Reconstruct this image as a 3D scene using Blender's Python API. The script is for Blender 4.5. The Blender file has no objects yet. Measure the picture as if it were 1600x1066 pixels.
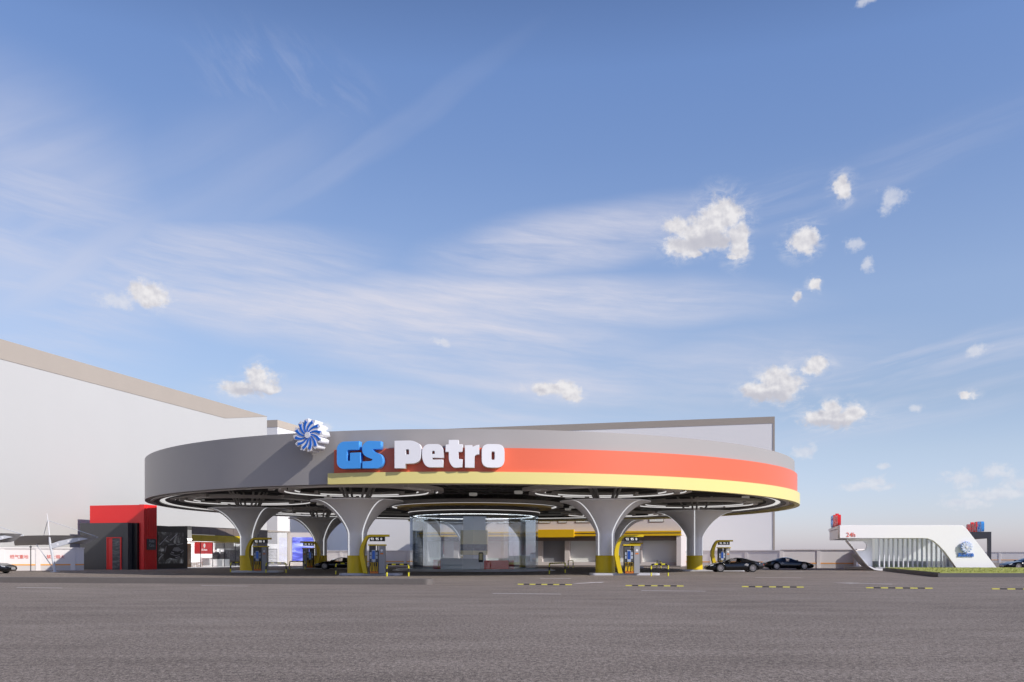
import bpy, bmesh, math, random
from mathutils import Vector, Matrix
random.seed(7)
R_ = math.radians
SC = bpy.context.scene
COL = SC.collection
F = 1400.0          # focal length in photo pixels (1600 wide)
EYE = 1.4
GRID = -math.atan(0.2614)     # the whole site is laid out on a grid turned by this

def px(x, Y):                  # world X of photo column x at depth Y
    return (x - 800) / F * Y
def pz(y, Y):                  # world height of photo row y at depth Y
    return EYE + (868 - y) / F * Y

# ------------------------------------------------------------------ objects
def tag(o, label=None, cat=None, group=None, kind=None):
    if label: o['label'] = label
    if cat: o['category'] = cat
    if group: o['group'] = group
    if kind: o['kind'] = kind
    return o
def thing(name, label, cat, loc=(0, 0, 0), rz=0.0, group=None):
    o = bpy.data.objects.new(name, None)
    o.empty_display_size = 0.3
    COL.objects.link(o)
    o.location = loc
    o.rotation_euler = (0, 0, rz)
    return tag(o, label, cat, group)
def link_mesh(name, me, mat, parent=None, loc=(0, 0, 0), rz=0.0, smooth=False):
    o = bpy.data.objects.new(name, me)
    COL.objects.link(o)
    me.materials.clear()
    me.materials.append(mat)
    if parent: o.parent = parent
    o.location = loc
    o.rotation_euler = (0, 0, rz)
    if smooth:
        for p in me.polygons: p.use_smooth = True
    return o
def copy_tree(o, parent=None):
    c = o.copy()
    COL.objects.link(c)
    c.parent = parent
    for ch in list(o.children):
        copy_tree(ch, c)
    return c

class MB:
    def __init__(s):
        s.bm = bmesh.new()
    def box(s, x0, x1, y0, y1, z0, z1, M=None, bev=0.0):
        x0, x1 = min(x0, x1), max(x0, x1); y0, y1 = min(y0, y1), max(y0, y1); z0, z1 = min(z0, z1), max(z0, z1)
        vs = [s.bm.verts.new(Vector((x, y, z)) if M is None else M @ Vector((x, y, z)))
              for x in (x0, x1) for y in (y0, y1) for z in (z0, z1)]
        q = [(0, 1, 3, 2), (4, 6, 7, 5), (0, 4, 5, 1), (2, 3, 7, 6), (0, 2, 6, 4), (1, 5, 7, 3)]
        fs = [s.bm.faces.new([vs[i] for i in f]) for f in q]
        if bev > 0:
            es = list({e for f in fs for e in f.edges})
            bmesh.ops.bevel(s.bm, geom=es, offset=bev, segments=2, affect='EDGES', profile=0.5)
        return s
    def prism(s, pts, a, b, axis='z', M=None):
        # pts: 2-D outline; extruded from a to b along axis
        def v(p, h):
            q = {'z': Vector((p[0], p[1], h)), 'y': Vector((p[0], h, p[1])), 'x': Vector((h, p[0], p[1]))}[axis]
            return q if M is None else M @ q
        A = [s.bm.verts.new(v(p, a)) for p in pts]
        B = [s.bm.verts.new(v(p, b)) for p in pts]
        n = len(pts)
        s.bm.faces.new(A[::-1]); s.bm.faces.new(B)
        for i in range(n):
            s.bm.faces.new((A[i], A[(i + 1) % n], B[(i + 1) % n], B[i]))
        return s
    def lathe(s, prof, a0=0.0, a1=2 * math.pi, n=48, c=(0, 0), closed=False):
        full = abs(a1 - a0 - 2 * math.pi) < 1e-6
        rings = []
        for k in range(n if full else n + 1):
            a = a0 + (a1 - a0) * k / n
            rings.append([s.bm.verts.new((c[0] + r * math.cos(a), c[1] + r * math.sin(a), z)) for r, z in prof])
        m = len(prof)
        for k in range(n):
            A, B = rings[k], rings[(k + 1) % len(rings)]
            for i in range(m if closed else m - 1):
                j = (i + 1) % m
                s.bm.faces.new((A[i], B[i], B[j], A[j]))
        if closed and not full:
            s.bm.faces.new(rings[0]); s.bm.faces.new(rings[-1][::-1])
        return s
    def ring(s, r0, r1, z0, z1, a0=0.0, a1=2 * math.pi, n=48, c=(0, 0)):
        return s.lathe([(r0, z0), (r1, z0), (r1, z1), (r0, z1)], a0, a1, n, c, True)
    def disc(s, r, z0, z1, n=48, c=(0, 0)):
        return s.prism([(c[0] + r * math.cos(2 * math.pi * k / n), c[1] + r * math.sin(2 * math.pi * k / n)) for k in range(n)], z0, z1)
    def tube(s, path, r, n=8, radii=None):
        path = [Vector(p) for p in path]
        rings = []
        up = Vector((0.13, 0.21, 0.97)).normalized()
        for i, p in enumerate(path):
            t = (path[min(i + 1, len(path) - 1)] - path[max(i - 1, 0)]).normalized()
            u = t.cross(up)
            if u.length < 0.05: u = t.cross(Vector((1, 0, 0)))
            u.normalize(); w = t.cross(u).normalized()
            rr = radii[i] if radii else r
            rings.append([s.bm.verts.new(p + (u * math.cos(2 * math.pi * k / n) + w * math.sin(2 * math.pi * k / n)) * rr) for k in range(n)])
        for A, B in zip(rings, rings[1:]):
            for k in range(n):
                s.bm.faces.new((A[k], A[(k + 1) % n], B[(k + 1) % n], B[k]))
        s.bm.faces.new(rings[0][::-1]); s.bm.faces.new(rings[-1])
        return s
    def strip(s, A, B):
        va = [s.bm.verts.new(p) for p in A]; vb = [s.bm.verts.new(p) for p in B]
        for i in range(len(A) - 1):
            s.bm.faces.new((va[i], va[i + 1], vb[i + 1], vb[i]))
        return s
    def build(s, name, mat, parent=None, loc=(0, 0, 0), rz=0.0, smooth=False, angle=None):
        bmesh.ops.recalc_face_normals(s.bm, faces=s.bm.faces)
        me = bpy.data.meshes.new(name)
        s.bm.to_mesh(me); s.bm.free()
        o = link_mesh(name, me, mat, parent, loc, rz, smooth or angle is not None)
        if angle is not None:
            me.set_sharp_from_angle(angle=R_(angle))
        return o

def round_poly(pts, seg=6):
    # pts: (x, y, radius) -> outline with rounded corners
    out = []
    n = len(pts)
    for i in range(n):
        p = Vector(pts[i][:2]); r = pts[i][2] if len(pts[i]) > 2 else 0
        if r <= 0:
            out.append((p.x, p.y)); continue
        a = Vector(pts[i - 1][:2]); b = Vector(pts[(i + 1) % n][:2])
        da, db = (a - p), (b - p)
        d = min(r, da.length * 0.5, db.length * 0.5)
        q0 = p + da.normalized() * d; q1 = p + db.normalized() * d
        for k in range(seg + 1):
            t = k / seg
            v = q0 * (1 - t) ** 2 + p * 2 * t * (1 - t) + q1 * t * t
            out.append((v.x, v.y))
    return out

def curve_mesh(outlines, depth, bevel=0.0):
    """2-D outlines (first outer, then holes) -> extruded mesh standing in XZ, front at y=0, back at y=depth"""
    cu = bpy.data.curves.new('outline', 'CURVE')
    cu.dimensions = '2D'; cu.fill_mode = 'BOTH'
    for pts in outlines:
        sp = cu.splines.new('POLY')
        sp.points.add(len(pts) - 1)
        for q, p in zip(sp.points, pts): q.co = (p[0], p[1], 0, 1)
        sp.use_cyclic_u = True
    cu.extrude = depth / 2 - bevel
    cu.bevel_depth = bevel; cu.bevel_resolution = 1
    if bevel: cu.offset = -bevel
    return _to_mesh(cu, depth)
def _to_mesh(cu, depth):
    ob = bpy.data.objects.new('outline', cu)
    COL.objects.link(ob)
    dg = bpy.context.evaluated_depsgraph_get(); dg.update()
    me = bpy.data.meshes.new_from_object(ob.evaluated_get(dg))
    bpy.data.objects.remove(ob); bpy.data.curves.remove(cu)
    me.transform(Matrix.Translation((0, depth / 2, 0)) @ Matrix.Rotation(R_(90), 4, 'X'))
    return me
def text_mesh(body, size, depth=0.02, bold=0.0, align='CENTER', space=1.0):
    cu = bpy.data.curves.new('lettering', 'FONT')
    cu.body = body; cu.size = size; cu.extrude = depth / 2
    cu.align_x = align; cu.align_y = 'CENTER'; cu.offset = bold; cu.space_character = space
    cu.resolution_u = 3
    return _to_mesh(cu, depth)

# ------------------------------------------------------------------ materials
def lin(c):
    return tuple((v / 12.92 if v <= 0.04045 else ((v + 0.055) / 1.055) ** 2.4) for v in c)
def mat(name, col, rough=0.5, metal=0.0, var=0.06, scale=2.0, bump=0.0, bscale=30.0, coat=0.0, spec=0.5, emit=None, estr=0.0):
    m = bpy.data.materials.new(name)
    m.use_nodes = True
    nt = m.node_tree; b = nt.nodes['Principled BSDF']
    b.inputs['Roughness'].default_value = rough
    b.inputs['Metallic'].default_value = metal
    b.inputs['Specular IOR Level'].default_value = spec
    b.inputs['Coat Weight'].default_value = coat
    b.inputs['Coat Roughness'].default_value = 0.04
    tc = nt.nodes.new('ShaderNodeTexCoord')
    no = nt.nodes.new('ShaderNodeTexNoise'); no.inputs['Scale'].default_value = scale
    no.inputs['Detail'].default_value = 5; no.inputs['Roughness'].default_value = 0.6
    nt.links.new(tc.outputs['Object'], no.inputs['Vector'])
    mx = nt.nodes.new('ShaderNodeMix'); mx.data_type = 'RGBA'
    mx.inputs['A'].default_value = (*[max(0, c * (1 - var)) for c in col], 1)
    mx.inputs['B'].default_value = (*[min(1, c * (1 + var)) for c in col], 1)
    nt.links.new(no.outputs['Fac'], mx.inputs['Factor'])
    nt.links.new(mx.outputs['Result'], b.inputs['Base Color'])
    if bump > 0:
        n2 = nt.nodes.new('ShaderNodeTexNoise'); n2.inputs['Scale'].default_value = bscale; n2.inputs['Detail'].default_value = 6
        bp = nt.nodes.new('ShaderNodeBump'); bp.inputs['Strength'].default_value = bump; bp.inputs['Distance'].default_value = 0.02
        nt.links.new(tc.outputs['Object'], n2.inputs['Vector'])
        nt.links.new(n2.outputs['Fac'], bp.inputs['Height']); nt.links.new(bp.outputs['Normal'], b.inputs['Normal'])
    if emit:
        b.inputs['Emission Color'].default_value = (*emit, 1)
        b.inputs['Emission Strength'].default_value = estr
    return m
def glass(name, tint=(0.86, 0.92, 0.95), refl=1.0, rough=0.0, base=0.04):
    m = bpy.data.materials.new(name); m.use_nodes = True
    nt = m.node_tree; nt.nodes.clear()
    out = nt.nodes.new('ShaderNodeOutputMaterial')
    tr = nt.nodes.new('ShaderNodeBsdfTransparent'); tr.inputs['Color'].default_value = (*tint, 1)
    gl = nt.nodes.new('ShaderNodeBsdfGlossy'); gl.inputs['Roughness'].default_value = rough
    gl.inputs['Color'].default_value = (0.9, 0.95, 1, 1)
    fr = nt.nodes.new('ShaderNodeFresnel'); fr.inputs['IOR'].default_value = 1.5
    mm = nt.nodes.new('ShaderNodeMath'); mm.operation = 'MULTIPLY_ADD'; mm.use_clamp = True
    mm.inputs[1].default_value = refl; mm.inputs[2].default_value = base
    mix = nt.nodes.new('ShaderNodeMixShader')
    nt.links.new(fr.outputs[0], mm.inputs[0]); nt.links.new(mm.outputs[0], mix.inputs[0])
    nt.links.new(tr.outputs[0], mix.inputs[1]); nt.links.new(gl.outputs[0], mix.inputs[2])
    nt.links.new(mix.outputs[0], out.inputs['Surface'])
    return m

M = {}
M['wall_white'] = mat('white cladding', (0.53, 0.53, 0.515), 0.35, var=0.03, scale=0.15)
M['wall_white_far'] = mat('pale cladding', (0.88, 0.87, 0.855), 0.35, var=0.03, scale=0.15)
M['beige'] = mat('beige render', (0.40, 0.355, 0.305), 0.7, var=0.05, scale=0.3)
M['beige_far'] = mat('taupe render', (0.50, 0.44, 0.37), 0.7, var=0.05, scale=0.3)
M['store'] = mat('store render', (0.66, 0.61, 0.585), 0.7, var=0.04, scale=0.5, bump=0.05)
M['fascia'] = mat('grey metal panel', (0.375, 0.357, 0.345), 0.42, var=0.025, scale=0.4)
M['red'] = mat('red panel', (0.90, 0.032, 0.034), 0.38, var=0.03, scale=0.5)
M['sign_red'] = mat('orange red panel', (0.80, 0.15, 0.07), 0.36, var=0.03, scale=0.5)
M['yellow'] = mat('pale yellow panel', (0.79, 0.69, 0.26), 0.36, var=0.03, scale=0.5)
M['yellow_col'] = mat('column yellow', (0.74, 0.54, 0.005), 0.42, var=0.05, scale=2)
M['yellow_store'] = mat('store yellow', (0.80, 0.50, 0.012), 0.4, var=0.04)
M['col_white'] = mat('column white', (0.84, 0.85, 0.88), 0.4, var=0.03)
M['white'] = mat('white letter paint', (0.86, 0.86, 0.885), 0.35, var=0.02)
M['blue'] = mat('sky blue letter', (0.075, 0.37, 0.90), 0.35, var=0.03)
M['paleblue'] = mat('pale blue', (0.36, 0.50, 0.84), 0.4, var=0.03)
M['letter_blue'] = mat('mid blue', (0.05, 0.20, 0.66), 0.4, var=0.03)
M['logo_blue'] = mat('logo blue', (0.015, 0.16, 0.66), 0.35, var=0.05)
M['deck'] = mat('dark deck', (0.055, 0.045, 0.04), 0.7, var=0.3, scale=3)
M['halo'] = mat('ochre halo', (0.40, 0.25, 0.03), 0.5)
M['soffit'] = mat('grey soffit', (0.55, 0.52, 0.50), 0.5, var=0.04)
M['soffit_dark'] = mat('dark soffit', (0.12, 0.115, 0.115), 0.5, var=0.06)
M['lamp'] = mat('white lamp diffuser', (0.8, 0.8, 0.8), 0.4, emit=(1, 0.98, 0.97), estr=0.62)
M['lamp_kiosk'] = mat('kiosk ring lamp', (0.8, 0.8, 0.8), 0.4, emit=(1, 0.99, 0.97), estr=3.2)
M['strip'] = mat('column light line', (0.8, 0.8, 0.8), 0.4, emit=(0.95, 0.97, 1), estr=0.62)
M['downlight'] = mat('downlight', (0.55, 0.53, 0.5), 0.4, emit=(1, 0.96, 0.9), estr=0.12)
M['black'] = mat('black panel', (0.012, 0.012, 0.014), 0.4, var=0.2)
M['charcoal'] = mat('charcoal panel', (0.075, 0.075, 0.08), 0.5, var=0.05, scale=1.2)
M['greypanel'] = mat('grey cabinet', (0.34, 0.34, 0.35), 0.4, var=0.04)
M['brown'] = mat('taupe metal', (0.20, 0.165, 0.15), 0.45, var=0.06)
M['kerb'] = mat('kerb concrete', (0.16, 0.142, 0.13), 0.8, var=0.12, scale=4, bump=0.3)
M['pavwhite'] = mat('pavilion white', (0.90, 0.89, 0.90), 0.3, var=0.015)
M['kerb_dark'] = mat('dark kerb stone', (0.10, 0.095, 0.10), 0.6, var=0.15, scale=4, bump=0.2)
M['platform'] = mat('platform stone', (0.55, 0.55, 0.58), 0.4, var=0.08, scale=3)
M['steel'] = mat('white steel', (0.62, 0.64, 0.68), 0.4, metal=0.0, var=0.04)
M['darksteel'] = mat('dark steel', (0.06, 0.06, 0.07), 0.4, var=0.1)
M['membrane'] = mat('grey membrane', (0.46, 0.44, 0.42), 0.7, var=0.1, scale=1.2)
M['stop_yellow'] = mat('worn stop yellow', (0.60, 0.55, 0.10), 0.6, var=0.25, scale=8)
M['stop_black'] = mat('worn stop black', (0.035, 0.032, 0.032), 0.7, var=0.4, scale=8)
M['hoop_yellow'] = mat('hoop yellow', (0.78, 0.70, 0.03), 0.35, var=0.05)
M['hoop_black'] = mat('hoop black', (0.012, 0.012, 0.012), 0.4, var=0.1)
M['screen'] = mat('blue screen', (0.01, 0.05, 0.25), 0.2, emit=(0.02, 0.08, 0.32), estr=0.3)
M['screen_light'] = mat('keypad', (0.45, 0.5, 0.58), 0.35, var=0.1)
M['orange'] = mat('orange panel', (0.70, 0.20, 0.02), 0.45, var=0.1)
M['stripe_orange'] = mat('stripe orange', (0.85, 0.40, 0.10), 0.6, var=0.06)
M['fence'] = mat('fence render', (0.78, 0.745, 0.73), 0.8, var=0.05, scale=0.8, bump=0.1)
M['fence_low'] = mat('fence plinth', (0.60, 0.565, 0.55), 0.8, var=0.05, scale=0.8)
M['text_red'] = mat('red lettering', (0.80, 0.16, 0.12), 0.5)
M['text_white'] = mat('white lettering', (0.8, 0.8, 0.8), 0.5, emit=(1, 1, 1), estr=0.7)
M['text_grey'] = mat('grey lettering', (0.35, 0.38, 0.42), 0.5)
M['paint_white'] = mat('road paint', (0.66, 0.63, 0.62), 0.7, var=0.25, scale=6)
M['rubber'] = mat('rubber', (0.02, 0.02, 0.022), 0.7, var=0.1)
M['rim'] = mat('alloy', (0.55, 0.50, 0.47), 0.3, metal=0.8, var=0.05)
M['carpaint'] = mat('black car paint', (0.004, 0.0045, 0.007), 0.2, coat=0.35, var=0.1)
M['carblue'] = mat('dark blue car paint', (0.008, 0.012, 0.03), 0.25, coat=1.0, var=0.1)
M['tail'] = mat('tail lamp', (0.5, 0.06, 0.02), 0.2, coat=1.0)
M['headlight'] = mat('headlamp', (0.55, 0.57, 0.6), 0.1, coat=1.0)
M['carglass'] = glass('car glass', (0.82, 0.81, 0.79), 1.0, base=0.05)
M['glass'] = glass('kiosk glass', (0.925, 0.95, 0.965), 0.7, base=0.06)
M['glass_shop'] = glass('shop glass', (0.95, 0.955, 0.96), 0.25, base=0.0)
M['glass_store'] = mat('frosted store glazing', (0.78, 0.81, 0.78), 0.15, var=0.05, scale=0.4)
M['shutter'] = mat('grey shutter', (0.25, 0.26, 0.29), 0.4)
M['glass_wash'] = glass('pavilion glass', (0.86, 0.89, 0.89), 0.8, base=0.06)
M['interior_glow'] = mat('interior white glow', (0.72, 0.71, 0.71), 0.5, emit=(1, 0.98, 0.96), estr=0.30)  # faint glow added to walls and furniture to brighten the interiors
M['interior_lamp'] = mat('ceiling panel lamp', (0.8, 0.8, 0.8), 0.4, emit=(1, 0.98, 0.95), estr=11.0)
M['shopsign'] = mat('red lit sign', (0.75, 0.02, 0.03), 0.4, emit=(0.8, 0.015, 0.02), estr=0.5)
M['redcounter'] = mat('dark red counter', (0.75, 0.04, 0.04), 0.4)
M['wood'] = mat('light wood', (0.50, 0.29, 0.13), 0.5, var=0.25, scale=6)
M['shelfgoods'] = mat('shelf goods', (0.55, 0.55, 0.56), 0.6, var=0.6, scale=5)
M['core'] = mat('kiosk core cladding', (0.72, 0.76, 0.80), 0.35, var=0.03)
M['corepanel'] = mat('ochre panel', (0.80, 0.72, 0.38), 0.4, var=0.05)

# ---- asphalt
def asphalt():
    m = bpy.data.materials.new('asphalt'); m.use_nodes = True
    nt = m.node_tree; b = nt.nodes['Principled BSDF']
    L = nt.links.new
    tc = nt.nodes.new('ShaderNodeTexCoord')
    def noise(scale, detail, rough, sx=1, sy=1, rz=0):
        mp = nt.nodes.new('ShaderNodeMapping'); mp.inputs['Scale'].default_value = (sx, sy, 1); mp.inputs['Rotation'].default_value = (0, 0, rz)
        n = nt.nodes.new('ShaderNodeTexNoise'); n.inputs['Scale'].default_value = scale; n.inputs['Detail'].default_value = detail; n.inputs['Roughness'].default_value = rough
        L(tc.outputs['Object'], mp.inputs['Vector']); L(mp.outputs[0], n.inputs['Vector'])
        return n.outputs['Fac']
    def mth(op, a, bb, clamp=False):
        n = nt.nodes.new('ShaderNodeMath'); n.operation = op; n.use_clamp = clamp
        for i, v in enumerate((a, bb)):
            if isinstance(v, (int, float)): n.inputs[i].default_value = v
            else: L(v, n.inputs[i])
        return n.outputs[0]
    fine = noise(60, 3, 0.8, 1.0, 0.45)
    mid = noise(17.0, 6, 0.8, 1.0, 0.42)
    big = noise(0.55, 5, 0.6, 0.5, 1.3, R_(8))
    huge = noise(0.07, 3, 0.5)
    s = mth('ADD', mth('MULTIPLY', mth('SUBTRACT', fine, 0.5), 2.3), mth('MULTIPLY', mth('SUBTRACT', mid, 0.5), 2.5))
    s = mth('ADD', s, mth('MULTIPLY', mth('SUBTRACT', big, 0.5), 0.55))
    s = mth('ADD', s, mth('MULTIPLY', mth('SUBTRACT', huge, 0.5), 0.35))
    vor = nt.nodes.new('ShaderNodeTexVoronoi'); vor.inputs['Scale'].default_value = 55
    L(tc.outputs['Object'], vor.inputs['Vector'])
    sp = mth('MULTIPLY', mth('SUBTRACT', vor.outputs['Distance'], 0.45), -0.75)
    s = mth('ADD', s, sp)
    fac = mth('ADD', s, 0.5, True)
    rp = nt.nodes.new('ShaderNodeValToRGB')
    e = rp.color_ramp.elements
    e[0].position = 0.0; e[0].color = (0.080, 0.068, 0.062, 1)
    e[1].position = 1.0; e[1].color = (0.48, 0.42, 0.375, 1)
    c = e.new(0.5); c.color = (0.268, 0.223, 0.188, 1)
    L(fac, rp.inputs[0]); L(rp.outputs[0], b.inputs['Base Color'])
    b.inputs['Roughness'].default_value = 0.88
    b.inputs['Specular IOR Level'].default_value = 0.25
    bp = nt.nodes.new('ShaderNodeBump'); bp.inputs['Strength'].default_value = 0.35; bp.inputs['Distance'].default_value = 0.02
    L(fac, bp.inputs['Height']); L(bp.outputs[0], b.inputs['Normal'])
    return m
M['asphalt'] = asphalt()
def grass_mat():
    m = mat('lawn', (0.42, 0.45, 0.11), 0.9, var=0.35, scale=9, bump=0.6, bscale=60)
    return m
M['grass'] = grass_mat()

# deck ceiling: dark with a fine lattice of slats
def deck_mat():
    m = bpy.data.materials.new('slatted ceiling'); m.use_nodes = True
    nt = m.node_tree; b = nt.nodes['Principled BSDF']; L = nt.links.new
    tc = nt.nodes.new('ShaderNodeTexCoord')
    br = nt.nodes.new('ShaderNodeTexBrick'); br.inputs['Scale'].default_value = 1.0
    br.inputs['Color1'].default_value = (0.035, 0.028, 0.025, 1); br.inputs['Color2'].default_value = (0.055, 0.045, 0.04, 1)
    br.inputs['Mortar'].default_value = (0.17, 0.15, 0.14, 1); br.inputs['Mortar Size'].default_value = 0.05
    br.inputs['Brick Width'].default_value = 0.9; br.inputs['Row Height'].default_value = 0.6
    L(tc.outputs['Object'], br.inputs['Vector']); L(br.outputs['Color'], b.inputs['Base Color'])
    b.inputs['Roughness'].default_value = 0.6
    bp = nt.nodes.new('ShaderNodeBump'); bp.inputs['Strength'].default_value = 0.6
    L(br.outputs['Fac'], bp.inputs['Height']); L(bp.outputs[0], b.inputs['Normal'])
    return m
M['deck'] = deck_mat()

def picture_mat(name, stops, emit=0.0, scale=1.0, dist=3.0, rot=0.0):
    """abstract printed picture: distorted bands"""
    m = bpy.data.materials.new(name); m.use_nodes = True
    nt = m.node_tree; b = nt.nodes['Principled BSDF']; L = nt.links.new
    tc = nt.nodes.new('ShaderNodeTexCoord')
    mp = nt.nodes.new('ShaderNodeMapping'); mp.inputs['Rotation'].default_value = (0, rot, 0)
    n = nt.nodes.new('ShaderNodeTexNoise'); n.inputs['Scale'].default_value = scale; n.inputs['Detail'].default_value = 6
    n.inputs['Distortion'].default_value = dist; n.inputs['Roughness'].default_value = 0.62
    mp.inputs['Scale'].default_value = (0.45, 1, 1.3)
    rp = nt.nodes.new('ShaderNodeValToRGB'); e = rp.color_ramp.elements
    e[0].position, e[0].color = stops[0][0], (*stops[0][1], 1)
    e[1].position, e[1].color = stops[-1][0], (*stops[-1][1], 1)
    for p, c in stops[1:-1]:
        q = e.new(p); q.color = (*c, 1)
    L(tc.outputs['Object'], mp.inputs[0]); L(mp.outputs[0], n.inputs['Vector']); L(n.outputs['Fac'], rp.inputs[0])
    L(rp.outputs[0], b.inputs['Base Color'])
    if emit:
        L(rp.outputs[0], b.inputs['Emission Color']); b.inputs['Emission Strength'].default_value = emit
    b.inputs['Roughness'].default_value = 0.35
    return m
M['poster'] = picture_mat('dark poster print', [(0.3, (0.006, 0.006, 0.008)), (0.46, (0.02, 0.021, 0.024)), (0.55, (0.12, 0.125, 0.13)), (0.66, (0.35, 0.36, 0.38))], 0.25, 0.5, 2.0, R_(35))
M['poster_car'] = mat('poster car grey', (0.16, 0.165, 0.175), 0.35, var=0.7, scale=4, emit=(0.05, 0.053, 0.06), estr=0.2)
M['poster_light'] = mat('poster light grey', (0.40, 0.41, 0.43), 0.35, var=0.4, scale=3)
M['poster_dark'] = mat('poster car dark', (0.006, 0.006, 0.008), 0.4)
M['billboard'] = picture_mat('blue light print', [(0.28, (0.03, 0.03, 0.25)), (0.45, (0.12, 0.14, 0.62)), (0.56, (0.30, 0.36, 0.85)), (0.68, (0.72, 0.75, 0.95))], 0.45, 0.55, 1.2, R_(-38))
M['marble'] = picture_mat('grey marbled glass', [(0.3, (0.02, 0.025, 0.03)), (0.5, (0.08, 0.09, 0.10)), (0.65, (0.16, 0.17, 0.18)), (0.8, (0.30, 0.31, 0.32))], 0.0, 1.6, 2.5)

# ------------------------------------------------------------------ camera, sun, sky
cam_d = bpy.data.cameras.new('camera'); cam = bpy.data.objects.new('camera', cam_d); COL.objects.link(cam)
cam.location = (0, 0, EYE); cam.rotation_euler = (R_(90), 0, 0)
cam_d.sensor_width = 36; cam_d.lens = F / 1600 * 36
cam_d.shift_y = (868 - 533) / 1600
cam_d.clip_start = 0.1; cam_d.clip_end = 6000
SC.camera = cam
ELEV = R_(30.5)
hx, hy = 0.825, -0.565
sd = Vector((hx * math.cos(ELEV), hy * math.cos(ELEV), math.sin(ELEV))).normalized()
sun_d = bpy.data.lights.new('sun', 'SUN'); sun = bpy.data.objects.new('sun', sun_d); COL.objects.link(sun)
sun_d.energy = 4.15; sun_d.angle = R_(0.5); sun_d.color = (1.0, 0.94, 0.865)
sun.rotation_euler = sd.to_track_quat('Z', 'Y').to_euler()
sun.location = (60, -40, 60)

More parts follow.
